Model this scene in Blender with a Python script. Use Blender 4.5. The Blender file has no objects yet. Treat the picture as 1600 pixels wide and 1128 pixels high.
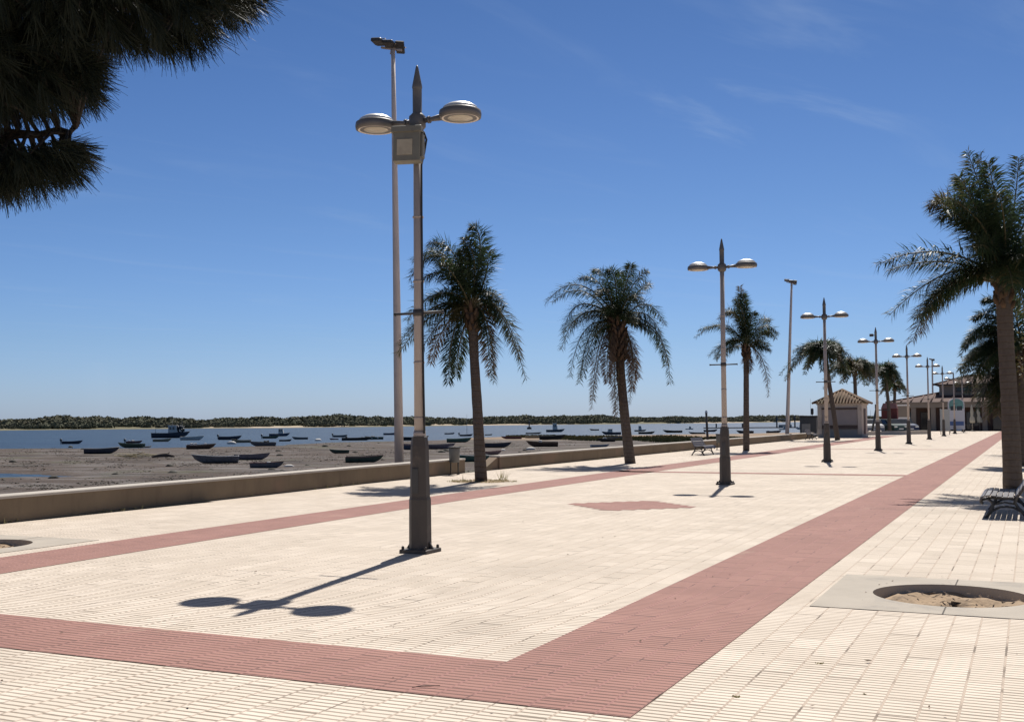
import bpy, math, random
import numpy as np
from mathutils import Vector, Matrix
random.seed(7)
R = math.radians
scene = bpy.context.scene
COL = scene.collection
V = Vector

# ------------------------------------------------------------------ camera
F, CX, CY, EYE = 1750.0, 800.0, 564.0, 1.6
YAW, PITCH, ROLL = R(24.84), math.atan(92 / 1750), 0.006
_h = V((-math.sin(YAW), math.cos(YAW), 0))
FW = V((_h.x * math.cos(PITCH), _h.y * math.cos(PITCH), math.sin(PITCH)))
_r0 = V((math.cos(YAW), math.sin(YAW), 0))
_u0 = _r0.cross(FW)
RT = _r0 * math.cos(ROLL) - _u0 * math.sin(ROLL)
UP = _u0 * math.cos(ROLL) + _r0 * math.sin(ROLL)
EYEP = V((0, 0, EYE))

def ray(x, y):
    return FW + RT * ((x - CX) / F) + UP * ((CY - y) / F)
def gp(x, y, z=0.0):
    d = ray(x, y); return EYEP + d * ((z - EYE) / d.z)
def dp(x, y, depth):
    return EYEP + ray(x, y) * depth
def depth_of(p):
    return (V(p) - EYEP).dot(FW)

cam = bpy.data.cameras.new('camera'); camo = bpy.data.objects.new('camera', cam); COL.objects.link(camo)
cam.sensor_width = 36; cam.lens = F / 1600 * 36; cam.clip_end = 9000; cam.clip_start = 0.1
m = Matrix(((RT.x, UP.x, -FW.x, 0), (RT.y, UP.y, -FW.y, 0), (RT.z, UP.z, -FW.z, EYE), (0, 0, 0, 1)))
camo.matrix_world = m
scene.camera = camo

# ------------------------------------------------------------------ light
SUN_EL, SUN_AZ = R(52.6), R(10.6)          # azimuth from +Y towards -X
sd = V((-math.sin(SUN_AZ) * math.cos(SUN_EL), math.cos(SUN_AZ) * math.cos(SUN_EL), math.sin(SUN_EL)))
sun = bpy.data.lights.new('sun', 'SUN'); sun.energy = 4.6; sun.angle = R(0.5); sun.color = (1, .965, .91)
suno = bpy.data.objects.new('sun', sun); COL.objects.link(suno)
suno.rotation_euler = sd.to_track_quat('Z', 'Y').to_euler()

w = bpy.data.worlds.new('World'); scene.world = w; w.use_nodes = True
wn = w.node_tree; wn.nodes.clear()
sky = wn.nodes.new('ShaderNodeTexSky'); sky.sky_type = 'NISHITA'; sky.sun_disc = False
sky.sun_elevation = SUN_EL; sky.sun_rotation = -SUN_AZ; sky.altitude = 0
sky.air_density = 1.0; sky.dust_density = 0.4; sky.ozone_density = 3.0
bg = wn.nodes.new('ShaderNodeBackground'); bg.inputs['Strength'].default_value = 0.075
wo = wn.nodes.new('ShaderNodeOutputWorld')
wn.links.new(bg.outputs[0], wo.inputs[0])
SKYNT = (wn, sky, bg)

scene.view_settings.view_transform = 'Standard'
scene.view_settings.look = 'None'
scene.view_settings.exposure = .3; scene.view_settings.gamma = 1
scene.render.engine = 'CYCLES'
scene.cycles.use_denoising = True
scene.cycles.max_bounces = 6
scene.cycles.sample_clamp_indirect = 6

# ------------------------------------------------------------------ material helpers
def lin(r, g, b):
    f = lambda c: (c / 255 / 12.92) if c / 255 <= .04045 else ((c / 255 + .055) / 1.055) ** 2.4
    return (f(r), f(g), f(b))

class NT:
    def __init__(s, name):
        s.m = bpy.data.materials.new(name); s.m.use_nodes = True
        s.t = s.m.node_tree; s.t.nodes.clear()
        s.out = s.t.nodes.new('ShaderNodeOutputMaterial')
        s.b = s.t.nodes.new('ShaderNodeBsdfPrincipled')
        s.t.links.new(s.b.outputs[0], s.out.inputs[0])
    def put(s, sock, v):
        if isinstance(v, bpy.types.NodeSocket): s.t.links.new(v, sock)
        elif isinstance(v, (tuple, list)) and len(v) == 3 and sock.type == 'RGBA': sock.default_value = (*v, 1)
        else: sock.default_value = v
    def math(s, op, a, b=0.0, c=None, clamp=False):
        n = s.t.nodes.new('ShaderNodeMath'); n.operation = op; n.use_clamp = clamp
        s.put(n.inputs[0], a); s.put(n.inputs[1], b)
        if c is not None: s.put(n.inputs[2], c)
        return n.outputs[0]
    def pos(s, kind='world'):
        if kind == 'world': return s.t.nodes.new('ShaderNodeNewGeometry').outputs['Position']
        return s.t.nodes.new('ShaderNodeTexCoord').outputs['Object']
    def sep(s, v):
        n = s.t.nodes.new('ShaderNodeSeparateXYZ'); s.put(n.inputs[0], v); return n.outputs
    def comb(s, x, y, z=0.0):
        n = s.t.nodes.new('ShaderNodeCombineXYZ')
        for i, k in enumerate((x, y, z)): s.put(n.inputs[i], k)
        return n.outputs[0]
    def vmul(s, v, k):
        n = s.t.nodes.new('ShaderNodeVectorMath'); n.operation = 'MULTIPLY'; s.put(n.inputs[0], v); n.inputs[1].default_value = k
        return n.outputs[0]
    def noise(s, v, scale, detail=3.0, rough=.55, col=False):
        n = s.t.nodes.new('ShaderNodeTexNoise'); s.put(n.inputs['Vector'], v)
        n.inputs['Scale'].default_value = scale; n.inputs['Detail'].default_value = detail; n.inputs['Roughness'].default_value = rough
        return n.outputs['Color' if col else 'Fac']
    def white(s, v):
        n = s.t.nodes.new('ShaderNodeTexWhiteNoise'); n.noise_dimensions = '3D'; s.put(n.inputs['Vector'], v); return n.outputs['Value']
    def ramp(s, f, stops):
        n = s.t.nodes.new('ShaderNodeValToRGB'); s.put(n.inputs[0], f); e = n.color_ramp.elements
        while len(e) < len(stops): e.new(.5)
        for q, (p, c) in zip(e, stops): q.position = p; q.color = (*c, 1) if len(c) == 3 else c
        return n.outputs[0]
    def smooth(s, f, a, b, lo=0.0, hi=1.0):
        n = s.t.nodes.new('ShaderNodeMapRange'); n.interpolation_type = 'SMOOTHSTEP'
        s.put(n.inputs[0], f)
        for i, k in ((1, a), (2, b), (3, lo), (4, hi)): n.inputs[i].default_value = k
        return n.outputs[0]
    def mix(s, f, a, b, blend='MIX'):
        n = s.t.nodes.new('ShaderNodeMix'); n.data_type = 'RGBA'; n.blend_type = blend
        s.put(n.inputs[0], f); s.put(n.inputs[6], a); s.put(n.inputs[7], b); return n.outputs[2]
    def bump(s, h, strength=.3, dist=.02):
        n = s.t.nodes.new('ShaderNodeBump'); n.inputs['Strength'].default_value = strength; n.inputs['Distance'].default_value = dist
        s.put(n.inputs['Height'], h); s.t.links.new(n.outputs[0], s.b.inputs['Normal'])
    def set(s, color=None, rough=None, metal=None, spec=None):
        if color is not None: s.put(s.b.inputs['Base Color'], color)
        if rough is not None: s.put(s.b.inputs['Roughness'], rough)
        if metal is not None: s.put(s.b.inputs['Metallic'], metal)
        if spec is not None: s.put(s.b.inputs['Specular IOR Level'], spec)
        return s.m

def mat(name, c, rough=.6, metal=0.0, var=.25, scale=6.0, bump=0.0, bscale=40.0, spec=.5, kind='object', dirt=None):
    s = NT(name); p = s.pos(kind)
    n1 = s.noise(p, scale, 5)
    a = tuple(k * (1 - var) for k in c); b = tuple(min(1, k * (1 + var)) for k in c)
    col = s.mix(n1, a, b)
    if dirt:
        n2 = s.noise(p, scale * .6, 6, .7)
        col = s.mix(s.smooth(n2, .52, .72), col, dirt)
    if bump: s.bump(s.noise(p, bscale, 4), bump, .02)
    return s.set(col, rough, metal, spec)

# ------------------------------------------------------------------ mesh helpers
class MB:
    def __init__(s): s.v = []; s.f = []; s.mi = []; s.cur = 0; s.sm = []
    def add(s, vs, fs, smooth=False):
        o = len(s.v); s.v += [tuple(p) for p in vs]
        for f in fs: s.f.append(tuple(i + o for i in f)); s.mi.append(s.cur); s.sm.append(smooth)
        return s
    def box(s, a, b, mtx=None):
        x0, y0, z0 = a; x1, y1, z1 = b
        vs = [V(p) for p in ((x0, y0, z0), (x1, y0, z0), (x1, y1, z0), (x0, y1, z0), (x0, y0, z1), (x1, y0, z1), (x1, y1, z1), (x0, y1, z1))]
        if mtx: vs = [mtx @ p for p in vs]
        return s.add(vs, [(0, 3, 2, 1), (4, 5, 6, 7), (0, 1, 5, 4), (1, 2, 6, 5), (2, 3, 7, 6), (3, 0, 4, 7)])
    def bbox(s, a, b, e=.01, mtx=None):      # box with chamfered edges on the four vertical corners and top
        x0, y0, z0 = a; x1, y1, z1 = b
        def loop(i, z): return [(x0 + i + e, y0 + i, z), (x1 - i - e, y0 + i, z), (x1 - i, y0 + i + e, z), (x1 - i, y1 - i - e, z), (x1 - i - e, y1 - i, z), (x0 + i + e, y1 - i, z), (x0 + i, y1 - i - e, z), (x0 + i, y0 + i + e, z)]
        vs = [V(p) for p in loop(0, z0) + loop(0, z1 - e) + loop(e, z1)]
        if mtx: vs = [mtx @ p for p in vs]
        fs = [tuple(range(7, -1, -1)), tuple(range(16, 24))]
        for k in (0, 8):
            for i in range(8): j = (i + 1) % 8; fs.append((k + i, k + j, k + 8 + j, k + 8 + i))
        return s.add(vs, fs)
    def tube(s, pts, rad, n=8, caps=True, smooth=True):
        pts = [V(p) for p in pts]
        if not hasattr(rad, '__len__'): rad = [rad] * len(pts)
        vs = []; prev = None
        for i, p in enumerate(pts):
            t = (pts[min(i + 1, len(pts) - 1)] - pts[max(i - 1, 0)]).normalized()
            if prev is None:
                a = V((0, 0, 1)) if abs(t.z) < .9 else V((1, 0, 0)); x = t.cross(a).normalized()
            else: x = (prev - t * prev.dot(t)).normalized()
            prev = x; y = t.cross(x)
            for k in range(n):
                a = 2 * math.pi * k / n; vs.append(p + (x * math.cos(a) + y * math.sin(a)) * rad[i])
        fs = []
        for i in range(len(pts) - 1):
            for k in range(n):
                j = (k + 1) % n; fs.append((i * n + k, i * n + j, i * n + n + j, i * n + n + k))
        s.add(vs, fs, smooth)
        if caps:
            o = len(s.v) - len(vs); L = len(pts) - 1
            s.f.append(tuple(o + k for k in range(n - 1, -1, -1))); s.mi.append(s.cur); s.sm.append(False)
            s.f.append(tuple(o + L * n + k for k in range(n))); s.mi.append(s.cur); s.sm.append(False)
        return s
    def lathe(s, prof, n=20, c=(0, 0, 0), rot=0.0, smooth=True, mtx=None):
        vs = []; c = V(c)
        for r, z in prof:
            for k in range(n):
                a = 2 * math.pi * k / n + rot; p = V((r * math.cos(a), r * math.sin(a), z))
                if mtx: p = mtx @ p
                vs.append(p + c)
        fs = []
        for i in range(len(prof) - 1):
            for k in range(n):
                j = (k + 1) % n; fs.append((i * n + k, i * n + j, i * n + n + j, i * n + n + k))
        s.add(vs, fs, smooth)
        o = len(s.v) - len(vs); L = len(prof) - 1
        if prof[0][0] > 1e-4: s.f.append(tuple(o + k for k in range(n - 1, -1, -1))); s.mi.append(s.cur); s.sm.append(False)
        if prof[-1][0] > 1e-4: s.f.append(tuple(o + L * n + k for k in range(n))); s.mi.append(s.cur); s.sm.append(False)
        return s
    def loft(s, rings, close=True, caps=True, smooth=False):
        n = len(rings[0]); vs = [p for r in rings for p in r]; fs = []
        for i in range(len(rings) - 1):
            for k in range(n if close else n - 1):
                j = (k + 1) % n; fs.append((i * n + k, i * n + j, i * n + n + j, i * n + n + k))
        if caps: fs.append(tuple(range(n - 1, -1, -1))); fs.append(tuple((len(rings) - 1) * n + k for k in range(n)))
        return s.add(vs, fs, smooth)
    def prism(s, poly, z0, z1):
        return s.loft([[(x, y, z0) for x, y in poly], [(x, y, z1) for x, y in poly]])
    def build(s, name, mats, parent=None, origin=None):
        me = bpy.data.meshes.new(name)
        vs = s.v if origin is None else [(p[0] - origin[0], p[1] - origin[1], p[2] - origin[2]) for p in s.v]
        me.from_pydata(vs, [], s.f)
        if not isinstance(mats, (list, tuple)): mats = [mats]
        for q in mats: me.materials.append(q)
        me.polygons.foreach_set('material_index', s.mi)
        me.polygons.foreach_set('use_smooth', s.sm)
        me.update()
        o = bpy.data.objects.new(name, me); COL.objects.link(o)
        if origin is not None and parent is None: o.location = origin
        if parent is not None: o.parent = parent
        return o

def tag(o, label=None, cat=None, group=None, kind=None):
    if label: o['label'] = label
    if cat: o['category'] = cat
    if group: o['group'] = group
    if kind: o['kind'] = kind
    return o
def thing(name, label, cat, loc=(0, 0, 0), rz=0.0, group=None):
    o = bpy.data.objects.new(name, None); COL.objects.link(o); o.empty_display_size = .2
    o.location = loc; o.rotation_euler = (0, 0, rz); return tag(o, label, cat, group)
def copy_thing(o, loc, rz=0.0, label=None, parent=None, skip=()):
    c = o.copy(); COL.objects.link(c)
    if parent is None:
        c.location = loc; c.rotation_euler = (0, 0, rz)
        if label: c['label'] = label
    else: c.parent = parent
    for ch in o.children:
        if ch.name.split('.')[0] not in skip: copy_thing(ch, None, parent=c)
    return c
def quads_mesh(name, verts, mats, parent=None, mi=None):
    """verts: (n,4,3) array of separate quads"""
    verts = np.asarray(verts, dtype=np.float32); n = len(verts)
    me = bpy.data.meshes.new(name)
    me.vertices.add(n * 4); me.vertices.foreach_set('co', verts.reshape(-1))
    me.loops.add(n * 4); me.loops.foreach_set('vertex_index', np.arange(n * 4, dtype=np.int32))
    me.polygons.add(n); me.polygons.foreach_set('loop_start', np.arange(0, n * 4, 4, dtype=np.int32))
    for q in (mats if isinstance(mats, (list, tuple)) else [mats]): me.materials.append(q)
    if mi is not None: me.polygons.foreach_set('material_index', np.asarray(mi, dtype=np.int32))
    me.update(calc_edges=True); me.validate()
    o = bpy.data.objects.new(name, me); COL.objects.link(o)
    if parent is not None: o.parent = parent
    return o


# ------------------------------------------------------------------ paving
def paving_mat(name, tile, tile2, groove, joint, joint2):
    s = NT(name); p = s.pos(); x, y, z = s.sep(p)
    u = s.math('DIVIDE', x, .2); cu = s.math('FLOOR', u); fu = s.math('FRACT', u)
    rc = s.white(s.comb(cu, 3.1, .5))
    v = s.math('ADD', s.math('DIVIDE', y, .4), s.math('MULTIPLY', s.math('FLOOR', s.math('MULTIPLY', rc, 2.0)), .5))
    cv = s.math('FLOOR', v); fv = s.math('FRACT', v)
    rt = s.white(s.comb(cu, cv, 1.7)); rt2 = s.white(s.comb(cu, cv, 9.2))
    # grooves across each tile, slightly shifted from tile to tile
    g = s.math('FRACT', s.math('ADD', s.math('MULTIPLY', fv, 6.0), s.math('ADD', s.math('MULTIPLY', rt, .16), s.math('MULTIPLY', rc, .5))))
    wob = s.math('MULTIPLY', s.math('SUBTRACT', s.noise(p, 14, 2), .5), .16)
    gd = s.math('ABSOLUTE', s.math('SUBTRACT', s.math('ADD', g, wob), .5))
    gm = s.smooth(gd, .12, .20, 1, 0)
    jw = s.math('MULTIPLY', s.math('SUBTRACT', s.noise(p, 9, 3), .5), .03)
    jd = s.math('MINIMUM', fu, s.math('SUBTRACT', 1.0, fu))
    jm = s.smooth(s.math('ADD', jd, jw), .022, .045, 1, 0)
    ed = s.math('MULTIPLY', s.math('MINIMUM', fv, s.math('SUBTRACT', 1.0, fv)), 2.0)
    em = s.math('MULTIPLY', s.smooth(s.math('ADD', ed, jw), .02, .05, 1, 0), s.math('GREATER_THAN', rt2, .55))
    jtone = s.smooth(s.noise(p, 2.3, 4), .30, .48)
    jcol = s.mix(jtone, joint, joint2)
    big = s.noise(p, .55, 5, .6); mid = s.noise(p, 5.0, 5, .65); fine = s.noise(p, 160, 2)
    col = s.mix(s.math('MULTIPLY', rt, .8), tile, tile2)
    col = s.mix(s.smooth(big, .35, .7, 0, .55), col, tile2)
    col = s.mix(s.smooth(mid, .60, .80, 0, .5), col, tuple(k * .72 for k in tile2))
    col = s.mix(s.smooth(fine, .3, .75, 0, .22), col, tuple(k * .7 for k in tile2))
    stain = s.smooth(s.noise(p, .33, 6, .62), .52, .68, 0, .34)
    col = s.mix(stain, col, tuple(k * .62 for k in tile2))
    drift = s.smooth(s.noise(s.vmul(p, (1.7, .8, 1)), .8, 6, .7), .60, .78, 0, .45)
    col = s.mix(drift, col, (.52, .42, .31))
    wear = s.smooth(s.noise(p, 1.1, 4), .3, .7, .70, 1.0)
    gcol = s.mix(s.noise(p, 3, 3), groove, tuple(k * 1.35 for k in groove))
    col = s.mix(s.math('MULTIPLY', gm, wear), col, gcol)
    spots = s.smooth(s.noise(p, 7.5, 6, .75), .70, .76, 0, .55)
    col = s.mix(spots, col, joint)
    col = s.mix(jm, col, jcol)
    col = s.mix(em, col, joint)
    h = s.math('SUBTRACT', 1.0, s.math('MAXIMUM', s.math('MULTIPLY', gm, .8), s.math('MAXIMUM', jm, em)))
    s.bump(s.math('ADD', h, s.math('MULTIPLY', fine, .15)), .5, .006)
    return s.set(col, .85, 0, .25)

M = {}
M['pave'] = paving_mat('pale_grooved_tile', (.79, .68, .56), (.66, .56, .45), (.19, .15, .11), (.19, .15, .115), (.50, .40, .31))
M['red'] = paving_mat('red_grooved_tile', (.42, .222, .178), (.345, .178, .142), (.13, .068, .055), (.10, .06, .05), (.34, .17, .145))
M['conc'] = mat('pit_concrete', (.42, .365, .295), .9, var=.2, scale=2.2, bump=.25, bscale=60, kind='world', dirt=(.32, .28, .235))
M['soil'] = mat('soil', (.34, .24, .15), .95, var=.35, scale=5, bump=1.0, bscale=14, kind='world', dirt=(.17, .12, .08))
M['wall_plain'] = mat('stained_wall_concrete', (.20, .15, .098), .92, var=.25, scale=1.3, bump=.3, bscale=30, kind='world', dirt=(.125, .092, .06))
s = NT('sea_wall_concrete'); p = s.pos(); x, y, z = s.sep(p)
n1 = s.noise(p, 1.3, 5); c = s.mix(n1, (.15, .112, .074), (.25, .19, .125))
c = s.mix(s.smooth(s.noise(s.vmul(p, (1, 2.4, .35)), 1.6, 5, .65), .5, .75, 0, .5), c, (.13, .097, .067))      # streaks running down
c = s.mix(s.smooth(s.noise(p, .5, 4), .54, .66, 0, .5), c, (.26, .17, .12))
c = s.mix(s.smooth(s.noise(p, 3.5, 6, .75), .66, .72, 0, .6), c, (.33, .27, .20))
s.bump(s.noise(p, 30, 4), .35, .02); M['wall'] = s.set(c, .92, 0, .3)
M['coping'] = mat('coping_concrete', (.46, .41, .35), .9, var=.18, scale=1.8, bump=.25, bscale=40, kind='world')

M['jointdark'] = mat('joint_dirt', (.10, .085, .07), .95)
PITS = [(-.7, 10.87, 1.06, .67), (-12.62, 10.5, 1.06, .67)]
# paved ground laid as rectangles round the tree pits
mb = MB()
xs = sorted([-14.9, 22.0] + [k for p in PITS for k in (p[0] - p[2], p[0] + p[2])])
ys = sorted([-14.0, 30.0] + [k for p in PITS for k in (p[1] - p[2], p[1] + p[2])])
for i in range(len(xs) - 1):
    for j in range(len(ys) - 1):
        cx, cy = (xs[i] + xs[i + 1]) / 2, (ys[j] + ys[j + 1]) / 2
        if any(abs(cx - p[0]) < p[2] and abs(cy - p[1]) < p[2] for p in PITS): continue
        mb.add([(xs[i], ys[j], 0), (xs[i + 1], ys[j], 0), (xs[i + 1], ys[j + 1], 0), (xs[i], ys[j + 1], 0)], [(0, 1, 2, 3)])
mb.add([(-15.65, 30, 0), (22, 30, 0), (22, 98, 0), (-15.9, 98, 0), (-15.85, 60, 0)], [(0, 1, 2, 3, 4)])
mb.add([(-14.9, 18, -.004), (-14.9, 30, -.004), (-15.7, 30, -.004), (-15.25, 18, -.004)], [(0, 1, 2, 3)])
mb.add([(-18.6, 92.5, -.006), (-15.8, 92.5, -.006), (-15.8, 150, -.006), (-18.6, 150, -.006)], [(0, 1, 2, 3)])
mb.add([(-15.8, 98, 0), (22, 98, 0), (60, 190, 0), (-15.8, 190, 0)], [(0, 1, 2, 3)])
mb.add([(22, -14, 0), (60, -14, 0), (60, 190, 0), (22, 98, 0)], [(0, 1, 2, 3)])
mb.add([(-18.6, 92.5, -.006), (-18.6, 150, -.006), (-18.6, 150, -3), (-18.6, 92.5, -3)], [(0, 1, 2, 3)])
mb.add([(-15.8, 92.5, -.006), (-18.6, 92.5, -.006), (-18.6, 92.5, -3), (-15.8, 92.5, -3)], [(0, 1, 2, 3)])
tag(mb.build('pavement', M['pave']), kind='structure')

def sheet(name, polys, m, z):
    mb = MB()
    for q in polys: mb.add([(x, y, z) for x, y in q], [tuple(range(len(q)))])
    return tag(mb.build(name, m), kind='structure')
def strip(lo, hi): return [[lo[i], lo[i + 1], hi[i + 1], hi[i]] for i in range(len(lo) - 1)]
sheet('red_pavement_band', [[(-3.2, 6.8), (-2, 6.8), (-2, 138), (-3.2, 138)], [(-30 + 15.2, 5.8), (-2, 5.8), (-2, 6.8), (-14.8, 6.8)]], M['red'], .004)
lo = [(-9.9, 6.8), (-10.15, 12), (-10.4, 20), (-10.45, 32), (-10.5, 45), (-10.7, 104)]
hi = [(-11.05, 6.8), (-11.3, 12), (-11.5, 20), (-11.7, 32), (-11.7, 45), (-12.0, 104)]
sheet('red_pavement_band', strip(hi, lo), M['red'], .004)
sheet('red_pavement_band', [[(-11.6, y), (-3.2, y), (-3.2, y + .7), (-11.6, y + .7)] for y in (32.4, 59.2)], M['red'], .004)
# stepped diamond of red tiles between two lamps
dia = []
for k in range(-6, 6):
    h = [.2, .4, .6, .8, 1.0, 1.2][5 - (abs(k) if k >= 0 else abs(k + 1))]
    x0 = -6.8 + .2 * k
    dia.append([(x0, 19.9 - h), (x0 + .2, 19.9 - h), (x0 + .2, 19.9 + h), (x0, 19.9 + h)])
sheet('red_pavement_diamond', dia, M['red'], .004)

# tree pits
def tree_pit(p, label, seed):
    cx, cy, h, r = p; rn = random.Random(seed)
    t = thing('tree_pit', label, 'tree pit', (cx, cy, 0), 0, 'empty tree pits in the paving')
    n = 48; mb = MB(); inner = []; outer = []
    for k in range(n):
        a = 2 * math.pi * (k + .5) / n; c, s_ = math.cos(a), math.sin(a)
        kk = h / max(abs(c), abs(s_)); inner.append((c * r, s_ * r)); outer.append((c * kk, s_ * kk))
    corner = [(h, h), (-h, h), (-h, -h), (h, -h)]
    z = .006
    for k in range(n):
        j = (k + 1) % n
        mb.add([(*inner[k], z), (*outer[k], z), (*outer[j], z), (*inner[j], z)], [(0, 1, 2, 3)])
        mb.add([(*inner[j], z), (*inner[j], -.16), (*inner[k], -.16), (*inner[k], z)], [(0, 1, 2, 3)])
        if (k + 1) % 12 == 6 or True:
            a, b = outer[k], outer[j]
            if abs(abs(a[0]) - h) < 1e-6 and abs(abs(b[0]) - h) > 1e-6 or abs(abs(a[1]) - h) < 1e-6 and abs(abs(b[1]) - h) > 1e-6:
                cc = min(corner, key=lambda q: (q[0] - a[0]) ** 2 + (q[1] - a[1]) ** 2)
                mb.add([(*a, z), (*cc, z), (*b, z)], [(0, 1, 2)])
    for (a, b) in zip(corner, corner[1:] + corner[:1]):
        mb.add([(*a, z), (*b, z), (*b, -.1), (*a, -.1)], [(0, 1, 2, 3)])
    mb.build('concrete_surround', M['conc'], t)
    for sx in (-1, 1):                        # dark gap between the two halves of the surround
        MB().add([(-.006, sx * r, .0075), (.006, sx * r, .0075), (.006, sx * h, .0075), (-.006, sx * h, .0075)], [(0, 1, 2, 3)]).build('joint', M['jointdark'], t)
    mb = MB(); rings = []
    for i in range(9):
        rr = r * 1.02 * i / 8
        rings.append([(rr * math.cos(2 * math.pi * k / 32), rr * math.sin(2 * math.pi * k / 32), -.085 + rn.uniform(-.02, .022) + .03 * math.sin(3 * k / 5 + i)) for k in range(32)])
    mb.loft(rings, caps=False, smooth=True); mb.build('soil', M['soil'], t)
    return t
tree_pit(PITS[0], 'round soil hole in a square grey concrete slab beside the wide red band', 1)
tree_pit(PITS[1], 'round dark soil hole in a concrete slab beside the low sea wall', 2)

# ------------------------------------------------------------------ sea wall
WH = .44
def wall_run(name, pts, label):
    t = thing(name, label, 'wall', (pts[0][0], pts[0][1], 0), 0, None); ox, oy = pts[0]
    mb = MB(); mc = MB()
    r1 = []; r2 = []
    for x, y in pts:
        x -= ox; y -= oy
        r1.append([(x, y, -3), (x, y, WH - .05), (x - .36, y, WH - .05), (x - .36, y, -3)])
        r2.append([(x + .02, y, WH - .05), (x + .02, y, WH - .012), (x + .008, y, WH), (x - .37, y, WH), (x - .38, y, WH - .012), (x - .38, y, WH - .05)])
    mb.loft(r1); mc.loft(r2)
    mb.build('wall_body', M['wall'], t); mc.build('coping', M['coping'], t)
    return t
wall_run('sea_wall', [(-14.6, -14), (-14.85, 8), (-14.95, 12.8), (-15.08, 16), (-15.2, 19.6), (-15.5, 24.5), (-15.62, 28), (-15.72, 30.5)],
         'low brown concrete sea wall running from the near corner to the litter bin')
wall_run('sea_wall', [(-15.74, 33.0), (-15.8, 40), (-15.85, 55), (-15.85, 92)],
         'low brown concrete sea wall running from the leaning first palm to the kiosk')
t = thing('ramp_wall', 'small sloping concrete parapet beside the gap in the sea wall', 'wall', (-15.8, 31.9, 0))
MB().add([(0, 0, -3), (-.3, 0, -3), (-.3, 0, .02), (0, 0, .02), (0, 1.09, -3), (-.3, 1.09, -3), (-.3, 1.09, .40), (0, 1.09, .40)],
         [(3, 2, 1, 0), (4, 5, 6, 7), (0, 1, 5, 4), (1, 2, 6, 5), (2, 3, 7, 6), (3, 0, 4, 7)]).build('wall_body', M['wall'], t)
mb = MB(); mb.add([(-15.7, 30.5, -.005), (-15.7, 33, -.005), (-22, 33, -2.5), (-22, 30.5, -2.5)], [(0, 1, 2, 3)])
tag(mb.build('ramp', M['conc']), kind='structure')


# ------------------------------------------------------------------ sky: Nishita, cooled the way the phone's white balance shows it low down, warmed above the view to fill shadows, plus faint cirrus
def wnode(t, **k):
    n = wn.nodes.new(t)
    for a, b in k.items(): setattr(n, a, b)
    return n
def wlink(a, b): wn.links.new(a, b)
def wmath(op, a, b=0.0, c=None):
    n = wnode('ShaderNodeMath', operation=op)
    for i, q in enumerate((a, b, c)):
        if q is None: continue
        if isinstance(q, bpy.types.NodeSocket): wlink(q, n.inputs[i])
        else: n.inputs[i].default_value = q
    return n.outputs[0]
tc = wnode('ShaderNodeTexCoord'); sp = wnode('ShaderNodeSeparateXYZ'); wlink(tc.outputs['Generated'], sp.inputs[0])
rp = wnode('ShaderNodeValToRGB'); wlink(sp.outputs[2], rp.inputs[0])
SKY_STOPS = [(0.0, (.56, .74, 1.25)), (.07, (.50, .66, 1.0)), (.18, (.43, .585, .85)), (.36, (.315, .475, .72)), (.60, (.98, .74, .60))]  # last stop warms and brightens the unseen upper sky to fill the shadows
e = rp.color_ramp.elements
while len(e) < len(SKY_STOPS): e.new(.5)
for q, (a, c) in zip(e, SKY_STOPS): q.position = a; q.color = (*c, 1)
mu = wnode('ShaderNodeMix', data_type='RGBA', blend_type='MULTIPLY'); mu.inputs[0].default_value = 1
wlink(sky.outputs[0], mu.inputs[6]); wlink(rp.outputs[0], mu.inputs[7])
# cirrus: stretched noise on a cloud plane far overhead, thinned to a few streaks
pz = wmath('MAXIMUM', sp.outputs[2], .05)
cu = wmath('DIVIDE', sp.outputs[0], pz); cv = wmath('DIVIDE', sp.outputs[1], pz)
cmb = wnode('ShaderNodeCombineXYZ'); wlink(wmath('ADD', wmath('MULTIPLY', cu, 1.3), wmath('MULTIPLY', cv, -.5)), cmb.inputs[0]); wlink(wmath('ADD', wmath('MULTIPLY', cv, .35), wmath('MULTIPLY', cu, .2)), cmb.inputs[1])
nz = wnode('ShaderNodeTexNoise'); nz.inputs['Scale'].default_value = 1.6; nz.inputs['Detail'].default_value = 5; nz.inputs['Roughness'].default_value = .6; nz.inputs['Distortion'].default_value = .6
wlink(cmb.outputs[0], nz.inputs['Vector'])
mr = wnode('ShaderNodeMapRange', interpolation_type='SMOOTHSTEP'); wlink(nz.outputs['Fac'], mr.inputs[0])
for i, q in ((1, .50), (2, .80), (3, 0.0), (4, .22)): mr.inputs[i].default_value = q
cl = wnode('ShaderNodeMix', data_type='RGBA'); dv = dp(1210, 105, 1.0) - EYEP; dv.normalize()
dt = wnode('ShaderNodeVectorMath', operation='DOT_PRODUCT'); wlink(tc.outputs['Generated'], dt.inputs[0]); dt.inputs[1].default_value = dv
mk = wnode('ShaderNodeMapRange', interpolation_type='SMOOTHSTEP'); wlink(dt.outputs['Value'], mk.inputs[0])
for i, q in ((1, math.cos(R(8))), (2, math.cos(R(1.5))), (3, .4), (4, 1.2)): mk.inputs[i].default_value = q
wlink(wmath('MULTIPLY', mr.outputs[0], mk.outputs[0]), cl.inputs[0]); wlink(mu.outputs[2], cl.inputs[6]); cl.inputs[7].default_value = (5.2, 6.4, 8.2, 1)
wlink(cl.outputs[2], bg.inputs[0])

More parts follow.
